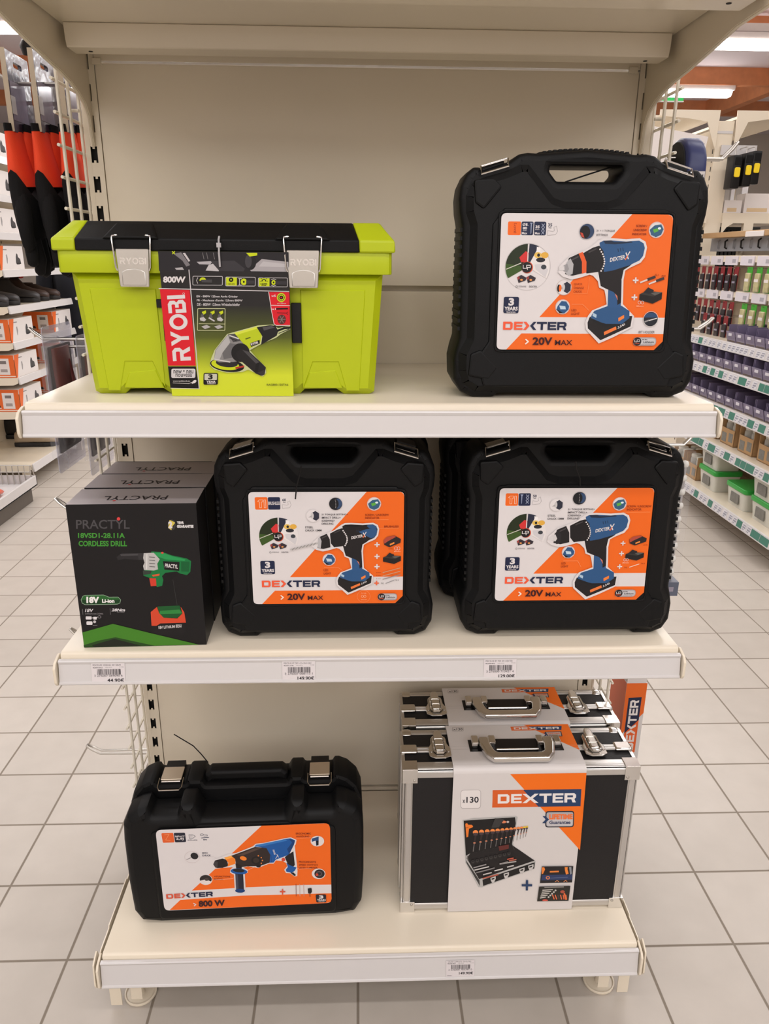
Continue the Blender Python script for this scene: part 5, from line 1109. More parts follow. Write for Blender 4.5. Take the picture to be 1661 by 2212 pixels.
    A.poly([(355, 350), (1118, 345), (1196, 600), (400, 606)], (213, 207, 205)); A.poly([(840, 347), (1118, 345), (1172, 516)], OR2); A.frame(396, 360, 466, 388, 6, 2.5, (150, 142, 140)); A.text('x130', 402, 366, 460, 382, (60, 56, 60), .02)
    A.poly([(758, 359), (1078, 357), (1074, 384), (764, 386)], (226, 108, 52)); A.poly([(872, 359), (1078, 357), (1074, 384), (925, 385)], NV); logo(A, (778, 364), (282, -2), (2, 15), (228, 222, 220), (228, 222, 220), True)
    A.poly([(968, 396), (1072, 393), (1076, 426), (984, 428)], (50, 50, 60)); A.poly([(976, 399), (1066, 397), (1070, 423), (990, 425)], (190, 170, 164)); A.text('LIFETIME', 990, 402, 1062, 410, (226, 110, 60), .03); A.text('Guarantee', 992, 414, 1064, 421, (50, 54, 80), .03); A.poly([(958, 402), (972, 402), (984, 412), (974, 424), (962, 424), (972, 412)], NV)
    A.build('top_print', sl, (cx, (rr - .0026 + D + .002) / 2, H + .0024), (R(-90), 0, 0))
    return t
ac = alu_case('black and aluminium tool case in a white sleeve, front one on bottom shelf', (.2765, -.3625, .1565))
dup(ac, 'black and aluminium tool case half hidden behind the front sleeved case', (.2835, -.2235, .1565))
# ------------------------------------------------------------------ hooks and goods on the side grids
hook(-1, .088, 1.682, .165, 'chrome display hook holding the front row of orange gloves', spread=.006)
hook(-1, .262, 1.682, .12, 'chrome display hook behind the glove packs by the upright', spread=.006)
hook(-1, -.005, 1.226, .128, 'chrome display hook holding the leftmost red blister pack', spread=.006)
hook(-1, .045, 1.206, .098, 'chrome display hook holding the blister pack beside the lime box', spread=.006)
hook(-1, -.03, .890, .112, 'chrome display hook sticking out beside the top of the black drill box', spread=.008)
hook(-1, -.03, .594, .118, 'chrome display hook tip beside the foot of the black drill box', spread=.008)
hook(-1, .07, .226, .158, 'empty chrome double hook low on the left grid', spread=.008)
hook(1, -.05, 1.553, .128, 'chrome display hook pointing right above the black drill case', up=.028, spread=.008)
hook(1, -.05, 1.255, .128, 'white tipped display hook right of the upper drill case', spread=.008)

ORG = mat('orange_knit', (236, 72, 34), .85, var=.06, bump=.6, bscale=350); BKN = mat('black_foam_knit', (24, 23, 24), .9, var=.1, bump=.8, bscale=500, spec=.2)
GLOSS = mat('glossy_purple_card', (70, 64, 80), .16, var=.75, scale=26, bump=1.0, bscale=45, spec=.9); CARDBK = mat('grey_card_edge', (176, 160, 138), .6)  # strong tone variation on the purple card paints in bright reflections
def glove_mesh(q, side):
    n = 18; i0 = len(q.v)
    def ring(z, w, t, cy, cx=0.0):
        return [Vector((cx + t * math.sin(2 * math.pi * k / n), cy + w * math.cos(2 * math.pi * k / n), z)) for k in range(n)]
    c0 = side * .024
    q.loft([ring(0, .036, .010, c0), ring(-.014, .037, .011, c0)], BKN)
    R_ = [ring(-.014, .036, .011, c0), ring(-.05, .040, .015, c0), ring(-.09, .045, .020, c0 * 1.1), ring(-.115, .046, .022, c0 * 1.15)]
    q.loft(R_, ORG)
    # dipped palm with a scalloped upper edge
    top = [Vector((v.x * 1.03, v.y, v.z + .03 * math.cos(2 * k * 2 * math.pi / n) - .005)) for k, v in enumerate(ring(-.108, .0465, .0225, c0 * 1.15))]
    q.loft([top, ring(-.145, .048, .0235, c0 * 1.2), ring(-.185, .049, .022, c0 * 1.2), ring(-.21, .046, .017, c0 * 1.2), ring(-.222, .036, .010, c0 * 1.2)], BKN)
    for i, (dy, L) in enumerate(((-.036, .055), (-.013, .075), (.011, .080), (.034, .066))):
        y = c0 * 1.2 + dy; b = .012
        q.tube([(0.002, y, -.195), (.004, y * 1.02, -.215), (.004 + .004 * i % .006, y * 1.04, -.21 - L * .6), (.002, y * 1.04, -.21 - L * .93), (.001, y * 1.04, -.21 - L)], [b * .8, b, b * .98, b * .8, b * .35], BKN, 10)
    s = side
    q.tube([(.004, c0 + s * .036, -.13), (.008, c0 + s * .052, -.165), (.008, c0 + s * .056, -.20), (.006, c0 + s * .052, -.225), (.005, c0 + s * .050, -.236)], [.012, .0145, .013, .0115, .005], BKN, 10)
    q.v[i0:] = [(x * .95, y * 1.1, z * .94) for x, y, z in q.v[i0:]]
def glove_pair(label, loc):
    t = thing('glove_pair', label, 'gloves', loc, 0, 'orange and black work gloves on hooks')
    q = MB()
    q.slab(rounded([(-.052, -.105), (.052, -.115), (.052, .030), (-.052, .030)], .003, 2), [rounded(rect2(-.018, .006, .018, .014), .003, 2)], -.0035, .0035, .0008, 1, GLOSS, axis='x')
    q.slab([(-.0525, -.105), (-.0515, -.105), (-.0515, .0305), (-.0525, .0305)], [], -.0045, .0045, 0, 1, CARDBK, axis='x')
    c = q.build('header_card', t, smooth=30)
    q = MB(); q.box(.0036, .0042, -.045, .02, -.085, -.02, mat('pale_print', (150, 144, 160), .12, var=.3, scale=40)); q.box(.0036, .0044, -.048, -.03, -.075, -.045, mat('white_sticker', (206, 202, 200), .4)); q.box(-.0044, -.0036, -.03, .04, -.08, -.01, MATS['pale_print']); q.build('card_print', c, smooth=0)
    for s in (-1, 1):
        q = MB(); glove_mesh(q, s); g = q.build('glove', t, (.0075 * s, 0, -.088), smooth=60, rot=(R(-4 * s), R(3 * s), 0))
    return t
g0 = glove_pair('orange and black gloves on a card, leftmost pair by the left picture edge', (-.656, .088, 1.700))
dup(g0, 'orange and black gloves on a card, second pair from the left', (-.607, .088, 1.700), .0)
dup(g0, 'orange and black gloves on a card, seen through the wire grid', (-.5585, .090, 1.700), 0)
dup(g0, 'orange and black gloves hanging deepest behind the wire grid', (-.575, .262, 1.700), .0)

CLEARP = mat('clear_blister_plastic', (200, 200, 222), .10, var=.02, alpha=.42, spec=.6); REDBR = mat('dark_red_leather', (112, 46, 46), .4, var=.45, scale=18); DKV = mat('dark_grey_glove', (58, 50, 54), .5, var=.4, scale=16)
BRN = mat('brown_leather', (118, 62, 42), .45, var=.45, scale=18)
def blister(label, loc, m1, rz=0.0):
    t = thing('blister_pack', label, 'blister pack', loc, rz, 'clear blister packs on the left grid')
    q = MB(); hx = .011
    q.slab(rounded(rect2(-.074, -.262, .074, .018), .010, 3), [rounded(rect2(-.012, .004, .012, .012), .003, 2)], -.0008, .0008, 0, 1, CLEARP, axis='x')
    q.slab(rounded(rect2(-.064, -.235, .064, -.012), .008, 3), [], -.016, .016, .004, 2, mat('thin_clear_plastic', (235, 235, 240), .06, var=.02, alpha=.07, spec=.8), axis='x'); q.build('plastic_shell', t, smooth=40)
    q = MB()
    q.slab(rounded([(-.058, -.225), (.058, -.225), (.058, -.020), (-.058, -.020)], .004, 2), [], -.0015, .0015, 0, 1, DKV, axis='x'); q.build('backing_card', t, smooth=0)
    q = MB()
    n = 14
    def ring(z, w, tt, cy): return [Vector((tt * math.sin(2 * math.pi * k / n), cy + w * math.cos(2 * math.pi * k / n), z)) for k in range(n)]
    q.loft([ring(-.024, .044, .010, 0), ring(-.06, .046, .012, 0), ring(-.11, .044, .0125, .004), ring(-.15, .036, .011, .002)], m1)
    q.loft([ring(-.145, .035, .011, .002), ring(-.18, .040, .012, 0), ring(-.215, .030, .008, -.01)], DKV)
    q.tube([(.006, .02, -.05), (.010, .026, -.10), (.012, .018, -.15), (.008, .02, -.20)], [.006, .008, .008, .005], REDBR, 8); q.tube([(-.011, -.02, -.05), (-.012, -.024, -.12), (-.01, -.02, -.18)], [.006, .008, .005], m1, 8)
    q.build('glove', t, smooth=60)
    return t
b0 = blister('clear blister pack with dark red gloves, leftmost above the upper shelf', (-.606, -.006, 1.236), REDBR)
blister('clear blister pack with brown gloves half hidden by the lime tool box', (-.566, .052, 1.215), BRN)

NAVYP = mat('navy_plastic', (48, 56, 104), .38, var=.05)
hold = thing('tool_holder', 'rounded navy blue tool holder hanging behind the upper drill case', 'tool holder', (.548, -.055, 1.44))
q = MB(); ar = [(-.055, 0)] + [(-.055 + .0, .09)] + [(.055 * -math.cos(math.pi * k / 10), .095 + .052 * math.sin(math.pi * k / 10)) for k in range(11)] + [(.055, .09), (.055, 0)]
q.slab(ar, [], .0, .036, .008, 3, NAVYP, axis='x'); q.build('shell', hold, smooth=50)
q = MB(); q.slab([(a * .84, b * .94 + .002) for a, b in ar], [], -.003, .01, .001, 1, DARKHOLE, axis='x'); q.build('lining', hold)
q = MB(); q.slab(rounded(rect2(-.038, .040, .03, .065), .01, 3), [], -.008, -.004, .001, 1, mat('lime_sticker', (150, 176, 92), .5), axis='x'); q.build('sticker', hold)
A = Art([(0, 0), (10, 0), (10, 20), (0, 20)], .020, .034); A.rect(0, 0, 10, 20, WHITE); 
for i in range(5): A.rect(1 + i * 1.7, 3, 1.8 + i * 1.7, 17, BLK)
A.build('barcode_tag', hold, (.022, -.0562, .07))

hook(1, -.13, 1.045, .085, 'chrome display hook hidden behind the right middle case', spread=.003)
pk = thing('clip_pack', 'tall clear pack of white clips right of the middle drill case', 'clear pack', (.605, -.135, .735), 0)
q = MB(); q.rbox(-.014, .016, -.01, .03, .022, .30, MATS['thin_clear_plastic'], .004); q.build('plastic_tube', pk, smooth=40)
q = MB(); q.box(-.014, .016, -.0115, .03, 0, .030, mat('slate_blue_print', (92, 98, 116), .4)); q.box(-.004, .006, -.0122, -.0115, .010, .02, MATS['pale_print']); q.build('foot_label', pk, bevel=.002)
for i in range(9):
    q = MB(); z = .048 + i * .028; q.lathe([(.001, -.007), (.006, -.005), (.0075, 0), (.006, .005), (.001, .007)], mat('white_plastic', (230, 228, 222), .35), Matrix.Translation((.002, .004, z)), 12); q.tube([(.002, .004, z - .02), (.002, .004, z)], .004, mat('grey_plastic', (170, 166, 166), .4), 8); q.build('clip', pk, smooth=60)

ob = thing('accessory_box', 'narrow orange and white box with vertical logo hanging right of aluminium cases', 'box', (.603, -.05, .175), 0)
q = MB(); q.box(-.0235, .0235, 0, .095, 0, .300, PAPER); q.box(-.0237, -.0234, .001, .094, .14, .2995, mat('orange_card', (214, 92, 30), .45)); q.build('carton', ob, smooth=0)
q = MB(); q.box(-.022, .022, .002, .06, .300, .311, PAPER); q.tube([(0, .03, .311), (0, .03, .318), (-.04, .03, .318), (-.076, .03, .318)], .0025, ZINC, 6); q.build('hang_tab', ob, smooth=30)
A = Art([(0, 0), (47, 0), (47, 300), (0, 300)], .047, .300)
A.poly([(0, 0), (47, 0), (47, 78), (0, 136)], (226, 104, 36)); A.poly([(8, 38), (38, 36), (38, 96), (8, 132)], NAVY); A.poly([(8, 132), (38, 96), (38, 184), (8, 184)], (222, 96, 40))
logo(A, (13, 178), (0, -134), (20, 0), (226, 214, 210), (226, 220, 218)); A.rect(20, 194, 24, 208, BLK)
A.build('front_print', ob, (0, -.0003, .15))
# ------------------------------------------------------------------ shop units beyond the gondola
def aisle_unit(name, label, cat, xf, face, y0, y1, shelves, depth, top, tags=None, panel=True):
    """wall of shelves along the aisle: front edge at xf, facing face (+1 right, -1 left)"""
    t = thing(name, label, cat, (0, 0, 0)); xb = xf - face * depth
    q = MB(); q.box(min(xb, xb - face * .02), max(xb, xb - face * .02), y0, y1, .03, top, CREAM); q.build('back_panel', t, smooth=0)
    for y in (y0, y1 - .03):
        q = MB(); q.box(min(xb, xb + face * .03), max(xb, xb + face * .03), y, y + .03, 0, top, CREAM)
        z = .1
        while z < top - .05: q.box(min(xb + face * .03, xb + face * .031), max(xb + face * .03, xb + face * .031), y + .01, y + .02, z, z + .028, DARKHOLE); z += .05
        q.build('upright', t, smooth=0)
    for i, (zt, xs, rh) in enumerate(shelves):
        q = MB(); x = xs
        q.box(min(xb, x), max(xb, x), y0, y1, zt - .03, zt, CREAM)
        for y in (y0, y1 - .002): q.slab([(xb + face * .03, zt - .005), (xb + face * .03, zt - .05), (x - face * .03, zt - .043), (x, zt - .03), (x, zt - .005)], [], y - .0015, y + .0015, 0, 1, CREAM)
        s = q.build('shelf', t, smooth=0)
        q = MB(); q.slab([(x, zt + .004), (x + face * .006, zt + .002), (x + face * .014, zt - rh), (x + face * .004, zt - rh)], [], y0 - .002, y1 + .002, 0, 1, RAILW) if tags else q.slab([(x, zt + .004), (x + face * .006, zt + .002), (x + face * .014, zt - rh), (x + face * .004, zt - rh)], [], y0, y1, 0, 1, RAILW)
        if tags:
            rnd = random.Random(i + 3); y = y0 + .01
            while y < y1 - .05:
                green = rnd.random() < tags[i]; w_ = rnd.choice((.05, .06, .08)) if green else .042
                c = ink((70, 124, 108)) if green else ink((214, 212, 216))
                vs = []
                for yy, u in ((y, .12), (y + w_, .12), (y + w_, .88), (y, .88)):
                    vs.append((x + face * (.0066 + .008 * u), yy, zt + .002 - (rh + .002) * u))
                q.add(vs, [(0, 1, 2, 3)], c)
                if not green:
                    for u0, u1, a, b in ((.25, .36, .1, .8), (.45, .62, .15, .85), (.7, .8, .4, .9)):
                        q.add([(x + face * (.0069 + .008 * u), y + w_ * k, zt + .002 - (rh + .002) * u) for k, u in ((a, u0), (b, u0), (b, u1), (a, u1))], [(0, 1, 2, 3)], ink((150, 150, 160)))
                y += w_ + rnd.choice((.003, .003, .02))
        q.build('price_rail', s, smooth=0)
    for y in (y0 + .03, y1 - .05):
        q = MB(); q.box(min(xf - face * .08, xf - face * .04), max(xf - face * .08, xf - face * .04), y, y + .02, 0, shelves[0][0] - .03, CREAM); q.build('foot', t, smooth=0)
    return t
LS = [(.145, -2.04, .045)] + [(.474 + .2045 * k, -2.05, .038) for k in range(8)]
aisle_unit('shoe_shelving', 'cream shelving unit of safety shoes and shoe boxes on the left', 'shelving unit', -2.04, 1, 3.09, 4.11, LS, .46, 2.2)

KRAFT = mat('kraft_card', (178, 142, 100), .7, var=.08, scale=20); WBOX = mat('white_box_card', (226, 218, 214), .5, var=.02)
def shoe_box(label, loc, first=[None]):
    if first[0]: return dup(first[0], label, loc)
    t = thing('shoe_box', label, 'shoe box', loc, 0, 'shoe boxes on the left shelving')
    q = MB(); q.box(-.27, 0, 0, .33, 0, .130, KRAFT); q.build('carton', t, smooth=0)
    q = MB(); q.box(-.272, .002, -.002, .332, .105, .133, WBOX); q.build('carton_lid', t, smooth=0)
    A = Art([(0, 0), (330, 0), (330, 133), (0, 133)], .33, .133)
    A.rect(0, 0, 330, 133, (226, 220, 218)); A.poly([(0, 0), (70, 0), (20, 133), (0, 133)], (226, 106, 50)); A.poly([(216, 92), (222, 60), (236, 40), (250, 46), (254, 62), (280, 72), (286, 94), (262, 104), (224, 104)], (74, 72, 74)); A.line([(222, 98), (284, 98)], 6, (40, 38, 40)); A.poly([(90, 50), (104, 46), (110, 70), (100, 100), (92, 92)], (150, 146, 146)); A.rect(60, 18, 110, 24, (140, 134, 134))
    A.build('side_print', t, (.0025, .165, .0665), (0, 0, R(90)))
    A = Art([(0, 0), (270, 0), (270, 133), (0, 133)], .27, .133)
    A.rect(0, 0, 270, 133, (222, 104, 48)); A.poly([(0, 0), (90, 0), (10, 120), (0, 120)], (226, 220, 218)); A.rect(170, 20, 240, 115, (222, 214, 210)); A.rect(186, 34, 224, 52, (120, 112, 110)); A.rect(186, 82, 226, 100, (160, 150, 146)); A.poly([(20, 104), (24, 78), (50, 70), (76, 74), (110, 88), (150, 92), (156, 108), (30, 112)], (60, 52, 50)); A.line([(26, 110), (156, 112)], 5, (226, 214, 206)); A.rect(0, 122, 270, 128, (236, 210, 196))
    A.build('end_print', t, (-.135, -.0025, .0665))
    first[0] = t; return t
names = {.475: 'lowest shelf of boxes', .6795: 'second shelf of boxes from below', .884: 'third shelf of boxes from below'}
for z, nm in names.items():
    shoe_box('white and orange shoe box at the near end, ' + nm, (-2.065, 3.105, z)); shoe_box('white shoe box further along, ' + nm, (-2.065, 3.775, z))
for k, nm in ((4, 'just below the glove tips'), (5, 'beside the black glove fingers'), (6, 'beside the middle of the gloves'), (7, 'beside the orange glove backs')):
    shoe_box('white shoe box at left picture edge, ' + nm, (-2.065, 3.105, .475 + .2045 * k))
SOLE = mat('black_rubber', (30, 28, 29), .6); SHOE = mat('charcoal_leather', (46, 43, 45), .5, var=.15); REDT = mat('red_lining', (196, 66, 60), .7); BRNB = mat('dark_brown_leather', (62, 44, 38), .5, var=.2)
def shoe(name, label, loc, rz, m, high=False, tongue=True):
    """safety shoe, toe towards +X"""
    t = thing(name, label, 'shoe', loc, rz)
    n = 16
    def ring(x, w, h, z0=.022, top=1.0):
        out = []
        for k in range(n):
            a = 2 * math.pi * k / n; c, s_ = math.cos(a), math.sin(a)
            out.append(Vector((x, w * (abs(c) ** .8) * (1 if c > 0 else -1), z0 + (h - z0) * (.5 + .5 * (abs(s_) ** .8) * (1 if s_ > 0 else -1)))))
        return out
    up = .155 if high else .105
    q = MB(); q.loft([ring(-.132, .020, .06), ring(-.128, .033, up * .9), ring(-.10, .039, up), ring(-.05, .040, up * .95), ring(-.01, .042, .100), ring(.03, .046, .082), ring(.08, .049, .072), ring(.115, .044, .065), ring(.135, .030, .052), ring(.142, .014, .040)], m); q.build('upper', t, smooth=70)
    q = MB(); sl = [(-.138, -.026), (-.10, -.040), (-.02, -.038), (.06, -.050), (.12, -.042), (.148, 0), (.12, .042), (.06, .050), (-.02, .038), (-.10, .040), (-.138, .026)]
    q.slab(rounded(sl, .02, 3), [], 0, .028, .005, 2, SOLE, axis='z'); q.build('sole', t, smooth=40)
    q = MB(); q.lathe([(.030, 0), (.034, .008), (.031, .016), (.024, .016), (.020, 0)], m, Matrix.Translation((-.075, 0, up - .012)) @ Matrix.Scale(1.35, 4, (1, 0, 0)), 16); q.build('collar', t, smooth=60)
    if tongue:
        q = MB(); q.slab(rounded([(-.032, -.005), (.032, -.005), (.026, .040), (-.026, .040)], .012, 3), [], 0, .008, .003, 2, REDT, M=Matrix.Translation((-.022, 0, up - .012)) @ Matrix.Rotation(R(90), 4, 'Z') @ Matrix.Rotation(R(35), 4, 'X')); q.build('tongue', t, smooth=50)
    return t
zs = .474 + .2045 * 3 + .001
shoe('safety_shoe', 'black safety shoe with red tongue pointing towards the aisle', (-2.212, 3.30, zs), .12, SHOE)
shoe('safety_shoe', 'black safety shoe cut by the left picture edge', (-2.215, 3.165, zs), -.05, SHOE)
shoe('safety_boot', 'charcoal safety boot behind the red tongued shoe', (-2.212, 3.62, zs), 0, SHOE, True, False)
shoe('safety_boot', 'dark brown work boot at the far end of the shoe shelf', (-2.222, 3.80, zs), 0, BRNB, True)
shoe('safety_shoe', 'brown and grey low shoe at far end of shoe shelf', (-2.212, 3.97, zs), 0, BRNB, False, False)
shoe('safety_shoe', 'black shoe lying on the lowest shelf of the shoe unit', (-2.39, 3.84, .146), .1, SOLE, True, False)
shoe('safety_shoe', 'black shoe beside another in the shade of the lowest shelf', (-2.36, 3.95, .146), .1, SOLE, True, False)
TAN = mat('tan_rubber', (168, 150, 128), .6, var=.1)
for i, (x, y, rz, lb) in enumerate(((-2.21, 3.60, .15, 'tan slipper lying on the lowest shelf, nearer one'), (-2.19, 3.735, .1, 'tan slipper lying on the lowest shelf, farther one'))):
    shoe('slipper', lb, (x, y, .146), rz, TAN, False, False)
# hanging dark workwear at the far end of the shoe unit
jk = thing('work_jacket', 'dark blue-black work jacket hanging past the shoe shelves', 'jacket', (-2.02, 4.32, .62))
JM = mat('dark_workwear_cloth', (30, 32, 42), .85, var=.25, scale=9, bump=.5, bscale=120)
q = MB(); n = 20
def jr(z, w, d, ox=0): return [Vector((ox + w * math.cos(2 * math.pi * k / n) * (1 + .06 * math.sin(5 * k)), d * math.sin(2 * math.pi * k / n) * (1 + .08 * math.cos(4 * k)), z)) for k in range(n)]
q.loft([jr(0, .21, .10), jr(.2, .22, .11), jr(.5, .23, .12), jr(.68, .24, .10), jr(.75, .16, .07), jr(.78, .07, .05)], JM); q.build('body', jk, smooth=70)
for s in (-1, 1):
    q = MB(); q.tube([(s * .20, 0, .70), (s * .26, -.02, .60), (s * .285, -.03, .35), (s * .27, -.05, .12)], [.06, .065, .06, .05], JM, 14); q.build('sleeve', jk, smooth=70)
q = MB(); q.tube([(0, 0, .78), (0, 0, .86), (0, .10, .86)], .004, ZINC, 6); q.build('hanger_hook', jk)
q = MB(); q.box(-2.42, -1.99, 4.475, 4.515, 0, 2.0, CREAM); q.box(-2.06, -2.0, 4.40, 4.48, 1.455, 1.473, ZINC)
tag(q.build('clothes_stand', bevel=.004), 'cream stand carrying the dark work jacket', 'clothes stand')
# wire-backed dump tray
dt = thing('display_tray', 'white floor tray with wire back holding an orange bag', 'display tray', (0, 0, 0))
q = MB(); q.box(-2.36, -1.915, 2.02, 2.84, .09, .10, RAILW); q.box(-1.93, -1.915, 2.02, 2.84, .09, .150, RAILW); q.box(-2.36, -1.915, 2.83, 2.84, .09, .150, RAILW); q.box(-2.36, -2.35, 2.02, 2.84, .09, .150, RAILW); q.box(-2.34, -1.94, 2.05, 2.81, 0, .09, mat('dark_kick_plate', (96, 88, 80), .6)); q.build('tray', dt, bevel=.002)
q = MB()
for i in range(13): x = -2.345 + i * .034; q.tube([(x, 2.818, .10), (x, 2.818, .215)], .003, ZINC, 6)
for z in (.175, .215): q.tube([(-2.35, 2.818, z), (-1.93, 2.818, z)], .003, ZINC, 6)
q.tube([(-1.93, 2.818, .215), (-1.922, 2.83, .15)], .003, ZINC, 6); q.build('wire_back', dt)
bg = thing('orange_bag', 'orange packet in clear film lying in the white floor tray', 'packet', (-2.10, 2.50, .1015), 1.4)
q = MB(); n = 14
def br_(x, w, h): return [Vector((x, w * math.cos(2 * math.pi * k / n), h * .5 + h * .5 * math.sin(2 * math.pi * k / n))) for k in range(n)]
q.loft([br_(-.13, .05, .02), br_(-.11, .09, .05), br_(-.03, .10, .075), br_(.05, .10, .07), br_(.11, .085, .045), br_(.13, .05, .015)], mat('orange_packet', (226, 84, 40), .3, var=.2, scale=15)); q.build('packet', bg, smooth=70)
q = MB(); q.loft([br_(-.15, .07, .03), br_(-.11, .10, .06), br_(-.03, .11, .085), br_(.05, .11, .08), br_(.11, .095, .055), br_(.15, .06, .02)], MATS['thin_clear_plastic']); q.build('film', bg, smooth=70)

# ------------------------------------------------------------------ fluorescent ceiling lamps in view
def tube_lamp(label, x, y):
    t = thing('ceiling_lamp', label, 'ceiling lamp', (x, y, 3.18), 0, 'fluorescent ceiling lamps')
    q = MB(); q.box(-.78, .78, -.055, .055, .07, .13, mat('lamp_white_metal', (220, 214, 212), .4)); q.box(-.03, .03, -.01, .01, .13, .145, ZINC); q.build('housing', t, bevel=.004)
    q = MB(); q.slab(rounded([(-.065, .07), (-.06, .02), (-.035, 0), (.035, 0), (.06, .02), (.065, .07)], .01, 2), [], -.75, .75, .02, 2, mat('lamp_diffuser', (255, 246, 240), .4, emit=LAMP_EMIT), axis='x'); q.build('diffuser', t, smooth=60)
    return t
tube_lamp('lit ceiling lamp at the right picture edge, nearer of two', 3.93, 6.18)
tube_lamp('lit ceiling lamp above the wire grid, farther of the right two', 3.59, 8.3)
tube_lamp('lit ceiling lamp at the upper left picture corner', -3.61, 6.08)
q = MB()
for y in (6.18, 8.3):
    q.box(-8, 8, y - .04, y + .04, 3.316, 3.38, MATS['lamp_white_metal'])
    struct(q.build('trim_%d' % (10 + int(y)), smooth=0)); q = MB()
sp = thing('spotlight', 'small dark spotlight under the ceiling at upper left', 'spotlight', (-2.83, 6.0, 3.06))
q = MB(); q.lathe([(.03, -.06), (.06, -.05), (.07, .02), (.04, .06), (.01, .07)], DARKHOLE, Matrix.Rotation(R(25), 4, 'X'), 16); q.build('head', sp, smooth=50)
q = MB(); q.tube([(0, 0, .06), (0, .02, .42)], .012, DARKHOLE, 8); q.build('stem', sp)
ex = thing('exit_sign', 'green sign hanging beyond the right bracket', 'sign', (3.86, 9.0, 3.26))
q = MB(); q.box(-.20, .20, -.02, .02, 0, .2, mat('green_sign', (24, 160, 72), .4, emit=.6)); q.box(-.205, .205, -.022, .022, -.012, 0, RAILW); q.build('panel', ex, smooth=0)
q = MB(); q.tube([(0, 0, .2), (0, 0, .22)], .006, ZINC, 6); q.build('rod', ex)
# ------------------------------------------------------------------ hardware shelving on the right
RS = [(.165, 1.87, .045), (.444, 1.885, .046), (.645, 1.90, .046), (.825, 1.915, .045), (.962, 1.955, .042)]
ru = aisle_unit('hardware_shelving', 'cream shelving unit of screws and fittings on the right', 'shelving unit', 1.87, -1, 1.66, 3.20, RS, .40, 1.43, tags=[.45, .3, .35, .5, .12])
q = MB(); q.box(2.19, 2.26, 1.66, 3.44, 1.43, 1.505, mat('grey_organiser', (150, 152, 158), .45))
for i in range(17):
    y = 1.72 + i * .1; q.tube([(2.19, y, 1.445), (2.178, y, 1.45), (2.176, y, 1.485), (2.19, y, 1.495)], .005, DARKHOLE if i % 2 else MATS['grey_organiser'], 6)
q.build('hook_strip', ru, smooth=40)
for zt in (1.405, 1.215):
    q = MB(); q.box(2.10, 2.25, 1.66, 3.44, zt - .035, zt, CREAM)
    for i in range(9):
        y = 1.75 + i * .185; q.box(2.094, 2.10, y, y + .15, zt - .052, zt - .004, mat('pale_ticket', (216, 210, 216), .4))
        q.box(2.0935, 2.094, y + .02, y + .06, zt - .04, zt - .02, ink((170, 166, 174)))
    q.build('ticket_rail', ru, smooth=0)
q = MB(); q.box(2.12, 2.30, 2.36, 3.42, 1.506, 1.535, KRAFT); q.box(2.115, 2.12, 2.66, 2.86, 1.502, 1.53, WBOX)
tag(q.build('cardboard_tray', bevel=.002), 'flat brown cardboard tray on top of the hardware unit', 'cardboard')

TUBP = mat('cloudy_tub_plastic', (206, 204, 194), .35, var=.03); LIDG = mat('green_lid_plastic', (46, 160, 62), .35, var=.04)
def tub(label, loc, first=[None], w=.20, d=.15, h=.105):
    if first[0]: return dup(first[0], label, loc)
    t = thing('storage_tub', label, 'tub', loc, 0, 'white tubs with green lids')
    q = MB(); a = rounded(rect2(.01, .008, d - .01, w - .008), .018, 4); b = rounded(rect2(0, 0, d, w), .02, 4)
    q.loft([[Vector((x, y, 0)) for x, y in a], [Vector((x, y, .012)) for x, y in a], [Vector((x, y, h - .012)) for x, y in b]], TUBP); q.build('tub_body', t, smooth=50)
    q = MB(); q.slab(rounded(rect2(-.006, -.006, d + .006, w + .006), .022, 4), [], h - .014, h + .012, .005, 2, LIDG, axis='z'); q.build('tub_lid', t, smooth=50)
    q = MB(); q.box(-.0012, .004, w * .3, w * .72, .022, h - .032, mat('grey_print', (120, 118, 112), .5, var=.3, scale=60)); q.build('tub_label', t, smooth=0)
    first[0] = t; return t
zb = .1655
tub('white tub with green lid, lower one of the stack beside the cardboard jars', (1.925, 2.40, zb)); tub('white tub with green lid, upper one of the stack beside the cardboard jars', (1.925, 2.41, zb + .118))
tub('white tub with green lid standing alone between two stacks', (1.925, 2.06, zb)); tub('white tub with green lid, lower one of the stack at right edge', (1.925, 1.80, zb)); tub('white tub with green lid, upper one of the stack at right edge', (1.92, 1.81, zb + .118))
JAR = mat('clear_jar', (190, 188, 180), .12, var=.3, scale=40, alpha=.8)
def jar_box(label, loc, first=[None]):
    if first[0]: return dup(first[0], label, loc)
    t = thing('jar_display', label, 'display box', loc, 0, 'cardboard displays of jars')
    q = MB(); q.box(0, .26, 0, .004, 0, .135, KRAFT); q.box(0, .26, .146, .15, 0, .135, KRAFT); q.box(0, .004, 0, .15, 0, .085, KRAFT); q.box(.256, .26, 0, .15, 0, .135, KRAFT); q.box(0, .26, 0, .15, 0, .004, KRAFT); q.build('cardboard', t, smooth=0)
    q = MB(); q.box(-.0008, .0002, .015, .06, .02, .066, mat('grey_print', (120, 118, 112), .5)); q.box(-.0008, .0002, .085, .135, .012, .06, mat('grey_print', (120, 118, 112), .5)); q.build('print', t, smooth=0)
    for i in range(2):
        for k in range(2):
            q = MB(); q.lathe([(.028, 0), (.031, .01), (.031, .10), (.026, .112)], JAR, Matrix.Translation((.04 + .075 * k, .04 + .07 * i, .005)), 14); j = q.build('jar', t, smooth=50)
            q = MB(); q.lathe([(.028, .110), (.029, .114), (.029, .124), (.027, .127)], TUBP, Matrix.Translation((.04 + .075 * k, .04 + .07 * i, .005)), 14); q.build('jar_lid', j, smooth=50)
    first[0] = t; return t
